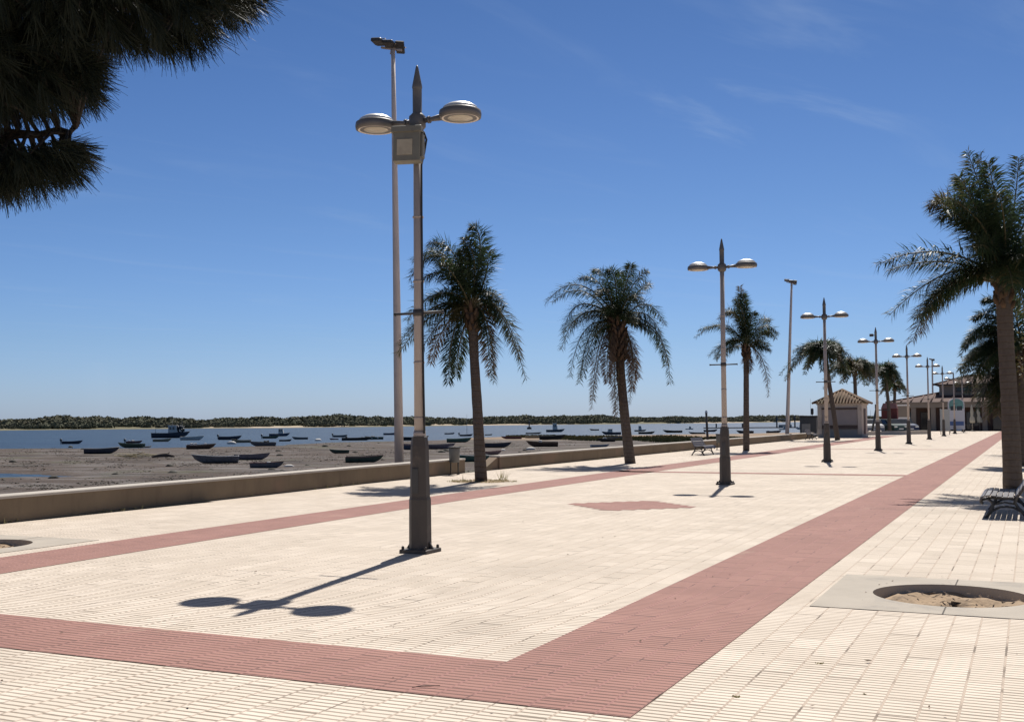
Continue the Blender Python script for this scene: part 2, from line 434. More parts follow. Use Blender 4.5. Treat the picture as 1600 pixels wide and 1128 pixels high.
# ------------------------------------------------------------------ mud flat, water, far shore
WZ = -2.45
near_px = [(-500, 706), (-200, 702), (0, 699.5), (200, 697.5), (300, 696.5), (420, 694.5), (520, 689.5), (600, 687.5), (680, 685.5), (750, 682.5), (900, 680), (1000, 678.5), (1130, 676.5), (1240, 674.5), (1290, 673.5), (1500, 671)]
near_pts = [gp(x, y, WZ) for x, y in near_px]
def az_of(p): return math.atan2(p[0], p[1])
naz = np.array([az_of(p) for p in near_pts]); nds = np.array([math.hypot(p[0], p[1]) for p in near_pts])
pool = gp(30, 744, WZ)
def vnoise(x, y, seed=0):
    """cheap smooth value noise on numpy arrays"""
    rs = np.random.RandomState(seed); g = rs.rand(64, 64)
    xi = np.floor(x).astype(int); yi = np.floor(y).astype(int); fx = x - xi; fy = y - yi
    fx = fx * fx * (3 - 2 * fx); fy = fy * fy * (3 - 2 * fy)
    a = g[xi % 64, yi % 64]; b = g[(xi + 1) % 64, yi % 64]; c = g[xi % 64, (yi + 1) % 64]; d = g[(xi + 1) % 64, (yi + 1) % 64]
    return (a * (1 - fx) + b * fx) * (1 - fy) + (c * (1 - fx) + d * fx) * fy - .5
NA, ND = 260, 240
azs = np.linspace(R(-62), R(-2.5), NA)
Dsh = np.interp(azs, naz, nds)
d0 = 12.0
tt = np.linspace(0, 1, ND) ** 1.6
AZ, TT = np.meshgrid(azs, tt, indexing='ij')
DD = d0 + (Dsh[:, None] * 1.15 - d0) * TT
X = np.sin(AZ) * DD; Y = np.cos(AZ) * DD
k = DD / Dsh[:, None]
Z = -2.33 + vnoise(X / 9, Y / 9, 1) * .07 + vnoise(X / 2.3, Y / 2.3, 2) * .05 + vnoise(X / 30, Y / 30, 3) * .08 + vnoise(X / .8, Y / .8, 6) * .03
fall = np.clip((k - .90 + vnoise(X / 14, Y / 14, 4) * .05) / .2, 0, 1)
Z = Z - fall * .5
Z = np.where(X > -16.2, np.minimum(Z, -2.9), Z)
pd = np.hypot((X - pool.x) / 6.0 + vnoise(X / 4, Y / 4, 5) * .6, (Y - pool.y) / 3.0 + vnoise(X / 3, Y / 2, 8) * .9)
ZP = Z - np.clip(1.15 - pd, 0, .5) * .7
Z = ZP
verts = np.stack([X, Y, Z], -1).reshape(-1, 3)
faces = [(i * ND + j, i * ND + j + 1, (i + 1) * ND + j + 1, (i + 1) * ND + j) for i in range(NA - 1) for j in range(ND - 1)]
mb = MB(); mb.v = [tuple(p) for p in verts]; mb.f = faces; mb.mi = [0] * len(faces); mb.sm = [True] * len(faces)
s = NT('tidal_mud'); p = s.pos(); x, y, z = s.sep(p)
n1 = s.noise(p, .35, 6, .65); n2 = s.noise(s.vmul(p, (.10, .34, 1)), 1.0, 6, .68); n3 = s.noise(p, 2.2, 5, .7)
c = s.mix(s.smooth(n1, .3, .7), (.104, .080, .066), (.070, .053, .043))
c = s.mix(s.smooth(n2, .50, .66, 0, .85), c, (.16, .14, .125))
c = s.mix(s.smooth(s.noise(s.vmul(p, (.07, .2, 1)), 1.0, 5, .6), .56, .66, 0, .8), c, (.042, .034, .029))
c = s.mix(s.smooth(s.noise(p, .11, 5, .62), .54, .66, 0, .75), c, (.085, .08, .048))
c = s.mix(s.smooth(n3, .58, .74, 0, .7), c, (.036, .029, .026))
c = s.mix(s.smooth(s.noise(p, 3.6, 4, .7), .66, .74, 0, .7), c, (.25, .23, .215))
sandm = s.smooth(s.math('ADD', s.math('ADD', y, s.math('MULTIPLY', x, -.12)), s.math('MULTIPLY', s.noise(p, .03, 3), 60)), 232, 262)
sc = s.mix(s.noise(p, .3, 5), (.30, .215, .145), (.20, .14, .09))
c = s.mix(sandm, c, sc)
s.bump(s.math('ADD', n3, n1), .9, .15)
M['mud'] = s.set(c, s.smooth(n2, .4, .65, .95, .7), 0, .15)
tag(mb.build('mud_flat', M['mud']), kind='structure')

# weed clumps and pebbly litter strewn over the mud
rn = random.Random(9); Q = []
while len(Q) < 9000:
    x = rn.uniform(-60, 900); y = 690 + 75 * rn.random() ** 1.3
    c = gp(x, y, -2.34); a = az_of(c); dd = math.hypot(c.x, c.y)
    if dd > np.interp(a, naz, nds) * .93 or c.x > -17 or math.sin(x * .021 + y * .33) + math.sin(x * .05 - y * .21 + 1) < rn.uniform(-.9, 1.4): continue
    if ((c.x - pool.x) / 10) ** 2 + ((c.y - pool.y) / 5.5) ** 2 < 1: continue
    for _ in range(rn.randint(1, 6)):
        s_ = rn.uniform(.04, .16); an = rn.uniform(0, 6.28); ux, uy = math.cos(an) * s_, math.sin(an) * s_; k = rn.uniform(.4, 1)
        ox, oy = rn.gauss(0, .35), rn.gauss(0, .2); hz_ = rn.uniform(.02, .09); z_ = -2.345
        Q.append([(c.x + ox - ux, c.y + oy - uy, z_), (c.x + ox + uy * k, c.y + oy - ux * k, z_ + hz_), (c.x + ox + ux, c.y + oy + uy, z_ + hz_ * .4), (c.x + ox - uy * k, c.y + oy + ux * k, z_ + hz_ * .8)])
M['weedmud'] = mat('washed_up_weed', (.045, .038, .028), .9, var=.5, scale=.6, kind='world', dirt=(.17, .15, .125))
tag(quads_mesh('seaweed', Q, M['weedmud']), 'dark seaweed and shell litter strewn over the mud', 'seaweed', kind='stuff')

# water to the horizon
s = NT('river_water'); p = s.pos()
h = s.math('ADD', s.noise(s.vmul(p, (.7, .9, 1)), 1.0, 4, .6), s.math('MULTIPLY', s.noise(p, .12, 3), 2.0))
s.bump(h, 1.0, .35)
wc = s.mix(s.smooth(s.noise(s.vmul(p, (.02, .05, 1)), 1.0, 4), .35, .65), (.014, .040, .078), (.02, .052, .092))
M['water'] = s.set(wc, .45, 0, .17)
mb = MB(); mb.add([(-2500, 20, WZ), (-16.5, 20, WZ), (-18.7, 150, WZ), (3000, 400, WZ), (5000, 6000, WZ), (-5000, 6000, WZ)], [(0, 1, 2, 3, 4, 5)])
tag(mb.build('water', M['water']), kind='structure')
mb = MB(); mb.add([(-9000, -2000, -4.2), (9000, -2000, -4.2), (9000, 9000, -4.2), (-9000, 9000, -4.2)], [(0, 1, 2, 3)])
tag(mb.build('ground', M['mud']), kind='structure')

# far shore
far_px = [(-700, 680), (-300, 675.5), (0, 672.5), (150, 671), (300, 669.6), (450, 668.4), (600, 666.8), (750, 664.6), (900, 663.3), (1050, 661.8), (1200, 660.0), (1350, 657.8), (1600, 655), (2200, 650.5)]
fp = [gp(x, y, WZ) for x, y in far_px]
faz = np.array([az_of(p) for p in fp]); fds = np.array([math.hypot(p[0], p[1]) for p in fp])
mb = MB(); rings = []
for a in np.linspace(faz[0], faz[-1], 160):
    d = np.interp(a, faz, fds) * (1 + .006 * math.sin(a * 60) + .004 * math.sin(a * 147))
    e = lambda r, z: (math.sin(a) * (d + r), math.cos(a) * (d + r), z)
    rings.append([e(-6, WZ - .6), e(0, WZ + .05), e(14, WZ + .7), e(45, WZ + 1.6), e(160, WZ + 2.4), e(700, WZ + 3)])
mb.loft(rings, close=False, caps=False)
s = NT('shore_sand'); p = s.pos()
c = s.mix(s.smooth(s.noise(s.vmul(p, (.006, .006, 1)), 1.0, 4, .6), .53, .60), (.13, .115, .055), (.50, .40, .29))
M['shore'] = s.set(s.mix(s.smooth(s.noise(p, .1, 3), .3, .8, 0, .35), c, (.16, .14, .075)), .95)
tag(mb.build('far_shore', M['shore']), kind='structure')

s = NT('wood_leaves'); p = s.pos()
c = s.ramp(s.noise(p, .035, 4, .6), [(.3, (.10, .108, .065)), (.48, (.12, .122, .072)), (.6, (.14, .125, .08)), (.72, (.155, .125, .09))])
c = s.mix(s.noise(p, .5, 2), c, (.12, .12, .085))
s.set(c, .9, 0, .1); M['wood'] = s.m
rs = np.random.RandomState(4)
Q = []
def crown(cx, cy, cz, rx, rz, n, size):
    d = rs.normal(size=(n, 3)); d /= np.linalg.norm(d, axis=1)[:, None]; d[:, 2] = np.abs(d[:, 2]) * 1.1 - .25
    c = np.array([cx, cy, cz]) + d * np.array([rx, rx, rz]) * rs.uniform(.55, 1.05, (n, 1))
    a = np.cross(d + .3 * rs.normal(size=(n, 3)), rs.normal(size=(n, 3))); a /= np.linalg.norm(a, axis=1)[:, None]
    b = np.cross(a, d + .35 * rs.normal(size=(n, 3))); b /= np.linalg.norm(b, axis=1)[:, None]
    sz = size * rs.uniform(.6, 1.4, (n, 1)); a = a * sz; b = b * sz * .8
    Q.append(np.stack([c - a - b, c + a - b, c + a + b, c - a + b], 1))
aa = rs.uniform(R(-58), R(12), 5200)
for a in aa:
    d = np.interp(a, faz, fds); t = rs.rand()
    inland = 12 + 190 * t ** 1.5
    hmax = np.interp(inland, [10, 30, 90, 200], [2.0, 3.6, 6.6, 8.0])
    hill = 1 + .22 * math.sin(a * 31 + 1) + .15 * math.sin(a * 83) + .10 * math.sin(a * 190)
    hmax *= (.64 * hill + .14 * rs.rand()) * np.interp(a, [R(-55), R(-25), R(2)], [1.0, 1.0, .72])
    if rs.rand() < .05: hmax *= 1.12
    beach = .5 + .5 * math.sin(a * 41 + 2.2) + .3 * math.sin(a * 97)
    if inland < 26 and beach > .95: continue
    r = rs.uniform(2.2, 4.6) * (.6 + .4 * min(1, inland / 60)); z0 = WZ + .5 + 1.8 * min(1, inland / 150)
    crown(math.sin(a) * (d + inland), math.cos(a) * (d + inland), z0 + hmax * .45, r * 1.15, hmax * .55, 60, .6)
wd = quads_mesh('far_wood', np.concatenate(Q), M['wood'])
tag(wd, 'low dark green wood along the far river bank', 'wood', kind='stuff')

# marsh grass on the spit
s = NT('marsh_grass_blade'); p = s.pos()
M['marsh'] = s.set(s.ramp(s.noise(p, .25, 3), [(.3, (.075, .078, .032)), (.7, (.15, .14, .06))]), .9, 0, .1)
Q = []
for poly in ([(868, 681.5), (1012, 682), (1010, 689), (880, 688)], [(985, 681.5), (1070, 682.5), (1100, 687), (1050, 691), (985, 690)], [(790, 681), (900, 681), (900, 684), (800, 684)], [(1100, 684), (1160, 684), (1150, 687)]):
    n = 2600
    x0, x1 = min(p[0] for p in poly), max(p[0] for p in poly); y0, y1 = min(p[1] for p in poly), max(p[1] for p in poly)
    for _ in range(n):
        x = random.uniform(x0, x1); y = random.uniform(y0, y1); e = (x - x0) / (x1 - x0)
        cy_ = (y0 + y1) / 2; hh = (y1 - y0) / 2 * math.sin(math.pi * min(.95, max(.05, e))) ** .5
        if abs(y - cy_) > hh: continue
        c = gp(x, y, -2.35); a = random.uniform(0, 6.28); w_ = random.uniform(.12, .35); h_ = random.uniform(.2, .5)
        dx, dy = math.cos(a) * w_, math.sin(a) * w_; lx, ly = random.uniform(-.2, .2), random.uniform(-.2, .2)
        Q.append([(c.x - dx, c.y - dy, -2.5), (c.x + dx, c.y + dy, -2.5), (c.x + dx * .3 + lx, c.y + dy * .3 + ly, -2.4 + h_), (c.x - dx * .3 + lx, c.y - dy * .3 + ly, -2.4 + h_ * .9)])
tag(quads_mesh('marsh_grass', Q, M['marsh']), 'dark green salt marsh grass on the sandy spit', 'grass', kind='stuff')

# ------------------------------------------------------------------ double-headed promenade lamps
M['sleeve'] = mat('dark_painted_steel', (.062, .050, .042), .6, .0, var=.3, scale=3.5, bump=.12, bscale=25, dirt=(.14, .105, .08))
M['pole'] = mat('grey_painted_pole', (.40, .34, .305), .5, .0, var=.12, scale=4, dirt=(.34, .28, .24))
M['dark'] = mat('dark_bracket_metal', (.05, .047, .045), .5, .0, var=.2)
M['rim'] = mat('grey_cast_metal', (.13, .122, .118), .5, .2, var=.2)
M['dome'] = mat('spun_aluminium', (.62, .61, .59), .42, .75, var=.08, scale=3)
M['ring'] = mat('white_enamel', (.62, .56, .50), .5, var=.06)
M['lens'] = mat('frosted_lens', (.42, .38, .30), .25, var=.15, scale=12)
M['cable'] = mat('black_cable', (.02, .02, .022), .6)
M['boxgrey'] = mat('weathered_box_grey', (.175, .165, .13), .6, var=.2, scale=8, dirt=(.13, .12, .10))
M['boxlens'] = mat('flood_lens', (.40, .34, .235), .25, var=.4, scale=9)

def lamp(loc, label):
    t = thing('street_lamp', label, 'street lamp', loc, 0, 'double-headed lamps along the promenade')
    mb = MB(); mb.bbox((-.19, -.19, 0), (.19, .19, .045), .008)
    for sx in (-1, 1):
        for sy in (-1, 1): mb.lathe([(.02, .045), (.02, .075), (.012, .085)], 6, (sx * .155, sy * .155, 0))
        mb.loft([[(sx * .13, -.012, .045), (sx * .13, .012, .045), (sx * .13, .012, .13), (sx * .13, -.012, .13)], [(sx * .18, -.012, .045), (sx * .18, .012, .045), (sx * .18, .012, .055), (sx * .18, -.012, .055)]])
    mb.build('base_plate', M['sleeve'], t)
    mb = MB(); o8 = R(22.5)
    mb.lathe([(.138, .045), (.134, .64), (.128, .66), (.128, .67), (.123, .672), (.112, 1.28), (.102, 1.36), (.098, 1.40), (.06, 1.41)], 8, rot=o8, smooth=False)
    sl = mb.build('pedestal', M['sleeve'], t)
    mb = MB(); mb.bbox((-.045, -.128, .72), (.045, -.112, 1.02), .004); mb.build('access_door', M['dark'], sl)
    mb = MB(); mb.tube([(0, 0, 1.38), (0, 0, 5.22)], [.066, .052], 14); mb.tube([(0, 0, 1.40), (0, 0, 1.47)], [.078, .076], 14)
    for z in (1.62, 2.3, 3.3, 4.1): mb.tube([(0, 0, z), (0, 0, z + .02)], .069, 14)
    mb.build('pole', M['pole'], t)
    mb = MB(); mb.lathe([(.07, 5.20), (.105, 5.24), (.105, 5.37), (.075, 5.40), (.058, 5.42), (.058, 5.72), (.064, 5.73), (.062, 5.76), (.018, 5.99), (.008, 6.02)], 14); mb.build('finial', M['rim'], t)
    mb = MB(); mb.tube([(-.33, 0, 2.92), (.33, 0, 2.92)], .016, 8); mb.tube([(0, 0, 2.88), (0, 0, 2.96)], .072, 12)
    for sx in (-1, 1): mb.tube([(sx * .33, 0, 2.92), (sx * .345, 0, 2.92)], .024, 8)
    mb.build('banner_bracket', M['dark'], t)
    for sx in (-1, 1):
        mb = MB(); mb.tube([(sx * .09, 0, 5.31), (sx * .2, 0, 5.315), (sx * .37, 0, 5.325)], [.034, .028, .046], 10)
        mb.tube([(sx * .15, 0, 5.312), (sx * .18, 0, 5.314)], .045, 10)
        mb.build('lamp_arm', M['rim'], t)
        c = (sx * .60, 0, 5.33)
        hd = MB().lathe([(.235, -.055), (.255, -.05), (.262, -.01), (.255, .035), (.225, .052)], 32, c).build('lamp_head', M['rim'], t)
        MB().lathe([(.226, .0525), (.205, .085), (.15, .118), (.08, .138), (.0005, .145)], 32, c).build('dome', M['dome'], hd)
        mr = MB(); n = 32
        for k in range(n):
            a, b = 2 * math.pi * k / n, 2 * math.pi * (k + 1) / n
            q = lambda r, ang, z: (c[0] + r * math.cos(ang), r * math.sin(ang), c[2] + z)
            mr.add([q(.228, a, -.058), q(.228, b, -.058), q(.165, b, -.05), q(.165, a, -.05)], [(0, 1, 2, 3)])
        mr.build('reflector_ring', M['ring'], hd)
        MB().lathe([(.0005, -.075), (.09, -.072), (.15, -.058), (.165, -.049)], 28, c).build('lens', M['lens'], hd)
    return t

LAMP_XY = [(-6.8, 12.0 + 15.0 * k) for k in range(9)]
LAMP_LABELS = ['tall double lamp with a square floodlight box and black cable on its pole',
    'plain double lamp standing in front of the third palm and a far bench',
    'double lamp whose dark base stands in front of the small kiosk',
    'double lamp with a small camera on top, standing just past the kiosk',
    'double lamp in front of the low wall end of the long terracotta building',
    'double lamp standing before the pillars of the long terracotta building',
    'double lamp standing before the grey notice board',
    'double lamp standing before the arched blue and white sign',
    'last double lamp of the row, between the arched sign and the shaggy palm']
l0 = lamp((-6.8, 12.0, 0), LAMP_LABELS[0])
for k in range(1, 9): copy_thing(l0, (LAMP_XY[k][0], LAMP_XY[k][1], 0), random.uniform(-.03, .03), LAMP_LABELS[k])
# extras on the first lamp only: floodlight box, cable
mtx = Matrix.Translation((-.035, -.17, 4.97)) @ Matrix.Rotation(R(16), 4, 'Z') @ Matrix.Rotation(R(-4), 4, 'X')
mb = MB(); mb.bbox((-.17, -.09, -.21), (.17, .07, .21), .012, mtx)
mb.bbox((-.19, -.12, .15), (.19, .02, .225), .01, mtx); mb.bbox((.17, -.06, -.16), (.2, .05, .14), .01, mtx)
fl = mb.build('floodlight', M['boxgrey'], l0)
MB().bbox((-.12, -.097, -.14), (.075, -.0905, .06), .003, mtx).build('lens', M['boxlens'], fl)
mb = MB(); mb.tube([(-.02, -.11, 4.98), (.0, -.05, 4.98), (.0, 0, 4.98)], .02, 6); mb.tube([(0, 0, 4.95), (0, 0, 5.02)], .08, 12); mb.build('bracket', M['dark'], fl)
mb = MB(); mb.tube([(.05, -.045, 5.2), (.12, -.05, 5.15), (.16, -.06, 5.05), (.13, -.06, 4.9), (.07, -.03, 4.75), (.062, -.02, 4.2), (.066, -.02, 3.2), (.07, -.025, 2.6), (.07, -.02, 2.1), (.078, -.02, 1.6), (.085, -.03, 1.44)], .013, 6)
mb.build('cable', M['cable'], l0)
l0.rotation_euler = (0, R(-.35), 0)

# tall floodlight masts behind the wall
M['glassdk'] = mat('unlit_lamp_glass', (.045, .045, .05), .3, var=.1)
M['mast'] = mat('mast_paint', (.64, .54, .475), .6, var=.12, scale=2, dirt=(.48, .39, .34))
def mast(base, top, r0, r1, label, rz):
    t = thing('floodlight_mast', label, 'light mast', base, 0, 'tall floodlight masts by the water'); L = V(top) - V(base)
    mb = MB(); mb.tube([L * k for k in (0, .25, .5, .75, 1)], [r0, r0 * .8 + r1 * .2, (r0 + r1) / 2, r0 * .25 + r1 * .75, r1], 16)
    mb.tube([L * .205, L * .209], r0 * .87, 16)
    mb.build('pole', M['mast'], t)
    T = Matrix.Translation(L) @ Matrix.Rotation(rz, 4, 'Z') @ Matrix.Rotation(R(13), 4, 'Y') @ Matrix.Scale(.78, 4)
    mb = MB(); mb.box((-.50, -.04, -.12), (.42, .04, -.04), T); mb.box((-.05, -.05, -.3), (.05, .05, .05), T); mb.build('crossbar', M['pole'], t)
    for ox, oy, rx, sc in ((-.46, -.40, -4, 1.0), (-.06, -.2, -10, 1.0), (.32, -.02, -52, .8)):
        H = T @ Matrix.Translation((ox, oy, .04)) @ Matrix.Rotation(R(rx), 4, 'X') @ Matrix.Rotation(R(-8), 4, 'Y') @ Matrix.Scale(sc, 4)
        mb = MB(); mb.bbox((-.22, -.30, -.07), (.22, .24, .06), .03, H); mb.box((-.2, .24, -.05), (.2, .34, .10), H)
        for q in range(4): mb.box((-.2, .05 + q * .05, .06), (.2, .065 + q * .05, .10), H)
        hd = mb.build('floodlight_head', M['dark'], t)
        MB().box((-.19, -.27, -.0755), (.19, .12, -.0715), H).build('lens', M['glassdk'], hd)
        mb = MB(); mb.tube([H @ V((-.24, 0, 0)), H @ V((-.24, .1, .16)), H @ V((.24, .1, .16)), H @ V((.24, 0, 0))], .014, 6); mb.build('yoke', M['pole'], t)
    return t
b = dp(624, 735, 34.4); mast(b, dp(614, 74, 34.9), .145, .062, 'tall pale light mast behind the wall with three dark floodlights on top', YAW + R(-18))
b = gp(1241, 686, 0); b = V((b.x - .6, b.y, -1)); mast(b, dp(1237, 441, depth_of(b)), .16, .08, 'slim light mast standing beyond the third palm near the jetty', YAW + R(-18))
b = dp(1458, 660, 190); mast(b, dp(1456.5, 562, 190), .16, .12, 'distant light mast rising from behind the terracotta building', YAW + R(-18))
t = thing('security_camera', 'small dark camera box fixed beside the top of a far lamp', 'camera', (-6.8 - .16, 57 - .05, 5.62))
mb = MB(); mb.bbox((-.12, -.07, -.06), (.06, .07, .07), .012); mb.tube([(.05, 0, 0), (.16, .04, 0)], .02, 6); mb.build('camera_body', M['dark'], t)

# ------------------------------------------------------------------ palms
def leaf_mat(name, a, b, rough=.45, trans=.42):
    s = NT(name); p = s.pos('object')
    c = s.mix(s.smooth(s.noise(p, 1.6, 3), .3, .7), a, b)
    s.set(c, rough, 0, .35)
    tr = s.t.nodes.new('ShaderNodeBsdfTranslucent'); s.put(tr.inputs[0], c)
    mx = s.t.nodes.new('ShaderNodeMixShader'); mx.inputs[0].default_value = trans
    s.t.links.new(s.b.outputs[0], mx.inputs[1]); s.t.links.new(tr.outputs[0], mx.inputs[2]); s.t.links.new(mx.outputs[0], s.out.inputs[0])
    return s.m
M['frond'] = leaf_mat('palm_green', (.024, .043, .020), (.050, .075, .034), .48)
M['frond2'] = leaf_mat('palm_olive', (.058, .060, .022), (.105, .092, .038), .52)
M['frond3'] = leaf_mat('palm_dry', (.12, .078, .05), (.175, .125, .085), .7, .15)
M['rachis'] = mat('palm_rachis', (.10, .085, .04), .5, var=.2)
s = NT('palm_bark'); p = s.pos('object'); x, y, z = s.sep(p)
wv = s.math('FRACT', s.math('ADD', s.math('MULTIPLY', z, 7.0), s.math('MULTIPLY', s.noise(p, 3, 3), .9)))
ringm = s.smooth(wv, .0, .25, 1, 0)
c = s.mix(s.noise(s.vmul(p, (4, 4, 1.2)), 3, 5, .65), (.078, .062, .052), (.14, .115, .097))
c = s.mix(s.math('MULTIPLY', ringm, .6), c, (.055, .042, .033))
s.bump(s.math('ADD', s.math('MULTIPLY', ringm, -1.0), s.noise(p, 22, 4)), .7, .03)
M['bark'] = s.set(c, .95, 0, .2)
M['boot'] = mat('palm_boots', (.10, .062, .036), .95, var=.4, scale=9, bump=.8, bscale=18)

def bez(a, b, c, t): return a * ((1 - t) ** 2) + b * (2 * t * (1 - t)) + c * (t * t)
def frond(parent, org, a, b, c, n=46, leaf=.55, wid=.026, plume=1.0, hang=.40, m='frond', rn=random, wind=V((-.25, 0, 0)), start=.14, dens=2):
    """one feather leaf along a quadratic curve, built of separate narrow leaflets"""
    a, b, c = V(a) - org, V(b) - org, V(c) - org
    pts = [bez(a, b, c, k / 12) for k in range(13)]
    mb = MB(); mb.cur = 1
    mb.tube(pts, [.028 * (1 - k / 12.5) ** .8 + .004 for k in range(13)], 5)
    mb.cur = 0; ph = rn.random() * 9
    for i in range(n):
        t = start + (1 - start) * (i + .5 * rn.random()) / n
        P = bez(a, b, c, t); T = (bez(a, b, c, min(1, t + .02)) - bez(a, b, c, t - .02)).normalized()
        S = T.cross(V((0, 0, 1)))
        if S.length < .12: S = T.cross(V((math.sin(ph), math.cos(ph), .2)))
        S.normalize(); N = S.cross(T)
        prof = max(.25, math.sin(math.pi * min(1, .12 + t * .86))) ** .55
        for side in (-1, 1):
            for _ in range(dens):
                ang = rn.gauss(0, plume * .6)
                d = (T * rn.uniform(.45, .8) + (S * side * math.cos(ang) + N * math.sin(ang)) + wind * rn.uniform(.3, 1)).normalized()
                L = leaf * prof * rn.uniform(.75, 1.15)
                d2 = (d + V((-.12, 0, -1)) * hang * rn.uniform(.4, 2.2)).normalized()
                wv_ = d.cross(N if abs(d.dot(N)) < .8 else T).normalized() * wid * rn.uniform(.7, 1.15)
                m1 = P + d * L * .42
                tip = m1 + d2 * L * .58
                mb.cur = 2 if t > .7 and rn.random() < (t - .6) * 1.2 else 0
                mb.add([P, m1 - wv_ * .5, tip, m1 + wv_ * .5], [(0, 1, 2, 3)])
    return mb.build('frond', [M[m], M['rachis'], M['frond2' if m == 'frond' else 'frond3']], parent)

def trunk(parent, org, pts, rad, boots=None):
    mb = MB(); P = [V(p) - org for p in pts]; rr = []
    # resample finely
    fine, fr = [], []
    for i in range(len(P) - 1):
        for k in range(8):
            t = k / 8; fine.append(P[i].lerp(P[i + 1], t)); fr.append((rad[i] * (1 - t) + rad[i + 1] * t) * (1 + random.uniform(-.03, .03)))
    fine.append(P[-1]); fr.append(rad[-1]); mb.tube(fine, fr, 14)
    o = mb.build('trunk', M['bark'], parent)
    return o
def boots(parent, c, r, h, n, m='boot'):
    """old leaf bases wrapped round the trunk top"""
    mb = MB()
    for i in range(n):
        a = i * 2.4 + random.uniform(-.3, .3); z = -h + 1.15 * h * i / n
        d = V((math.cos(a), math.sin(a), 0)); b = c + V((0, 0, z)) + d * r * .7
        tip = b + d * r * random.uniform(.5, 1.0) + V((0, 0, random.uniform(.12, .3)))
        mb.tube([b, b.lerp(tip, .5) + d * .02, tip], [.07, .055, .025], 5)
    mb.build('leaf_bases', M[m], parent)

def palm(label, base, trunk_px, rad, depth, fronds, extra=0, seed=1, leaf=.55, spread=1.0, n=78, boot=(.16, .5, 26), wid=.026, exm=('frond',), rise=1.0, elong=2.3, dens=2, sag=.55):
    """base: ground point; trunk_px, fronds: outlines read off at the palm's own distance; extra: more fronds set round the crown in depth"""
    rn = random.Random(seed)
    t = thing('palm_tree', label, 'palm', base, 0, 'palms along the promenade'); org = V(base)
    pts = [V(base) - V((0, 0, .05))] + [dp(x, y, depth) for x, y in trunk_px]
    trunk(t, org, pts, rad); top = pts[-1]
    boots(t, top - org, boot[0], boot[1], boot[2])
    tow = EYEP - top; tow.z = 0; tow.normalize()
    for (cx, cy, ex, ey, dz, m) in fronds:
        st = top + V((rn.uniform(-.06, .06), rn.uniform(-.06, .06), rn.uniform(-.1, .25)))
        frond(t, org, st, dp(cx, cy, depth) + tow * dz * .5, dp(ex, ey, depth) + tow * dz, n=n, leaf=leaf, m=m, rn=rn, wid=wid, dens=dens)
    for i in range(extra):
        a = i * 2.4 + rn.uniform(-.4, .4); el = rn.uniform(.15, 1.1); L = rn.uniform(.75, 1.1) * elong * spread
        d = V((math.cos(a) * 1.0 - .22, math.sin(a), 0))
        c1 = top + d * L * .45 * math.cos(el) + V((0, 0, L * .62 * math.sin(el) * rise + .25))
        e1 = top + d * L * (.75 + .2 * math.cos(el)) + V((0, 0, L * (.62 * math.sin(el) * rise - sag * rn.uniform(.3, 1.1))))
        frond(t, org, top + V((0, 0, rn.uniform(-.1, .2))), c1, e1, n=n, leaf=leaf, m=rn.choice(exm), rn=rn, wid=wid, dens=dens)
    return t
g, o_, d_ = 'frond', 'frond2', 'frond3'
B = gp(752, 752)
palm('tall queen palm leaning beside the gap in the sea wall and the litter bin', B, [(746, 640), (741, 560), (738, 488)], [.165, .135, .125, .14], 29.3,
     [(764, 350, 736, 356, .1, g), (775, 405, 757, 385, -.3, g), (752, 400, 726, 378, .6, g), (735, 410, 722, 395, .4, g), (720, 370, 672, 385, .5, g), (705, 350, 645, 405, -.4, g), (690, 345, 640, 440, .3, g), (700, 395, 648, 455, .8, g), (690, 420, 634, 500, -.3, g),
      (690, 440, 624, 540, .4, g), (680, 460, 620, 552, -.6, g), (700, 470, 655, 560, .8, o_), (700, 500, 702, 600, .5, g), (690, 490, 672, 565, -.6, d_), (715, 520, 712, 585, -.9, g),
      (775, 430, 822, 595, .2, g), (785, 445, 815, 560, -.7, o_), (770, 490, 772, 598, .3, g), (715, 430, 690, 420, 1.2, g), (760, 470, 768, 585, -.8, d_), (730, 400, 705, 410, -1.2, g)],
     extra=5, seed=3, leaf=.52, spread=.78, dens=2, wid=.026)
B = gp(985, 724)
palm('bushy queen palm with a shaggy brown skirt of dead hanging fronds', B, [(977, 660), (970, 585), (965, 508)], [.20, .17, .16, .17], 40.6,
     [(905, 405, 853, 475, .2, g), (915, 420, 862, 470, -.6, g), (890, 440, 880, 530, .3, g), (900, 455, 876, 545, -.5, g), (905, 480, 892, 590, .5, g), (915, 485, 905, 598, -.4, g), (925, 500, 912, 590, 1, g), (938, 510, 924, 640, .2, d_), (930, 500, 926, 625, -.3, d_),
      (958, 540, 962, 650, .4, d_), (968, 540, 965, 648, .3, d_), (1000, 520, 983, 632, .2, d_), (998, 530, 988, 610, -.5, d_), (1005, 460, 1034, 525, .3, g), (1010, 440, 1040, 505, -.6, g), (1040, 480, 1047, 600, .2, g), (1035, 490, 1042, 570, -.5, g),
      (940, 420, 905, 440, .8, g), (950, 410, 925, 420, -.5, g), (965, 420, 950, 425, .5, g), (985, 425, 985, 418, .6, g), (990, 430, 1012, 425, .2, g), (1000, 440, 1018, 440, -.8, g), (975, 430, 968, 420, -1, g), (950, 430, 935, 470, 1.4, g), (985, 440, 1000, 480, 1.4, g), (945, 540, 950, 600, .9, d_), (985, 540, 998, 590, .5, d_)],
     extra=8, seed=5, leaf=.52, spread=.8, dens=2, wid=.025, boot=(.27, 1.3, 90))
B = gp(1166, 704)
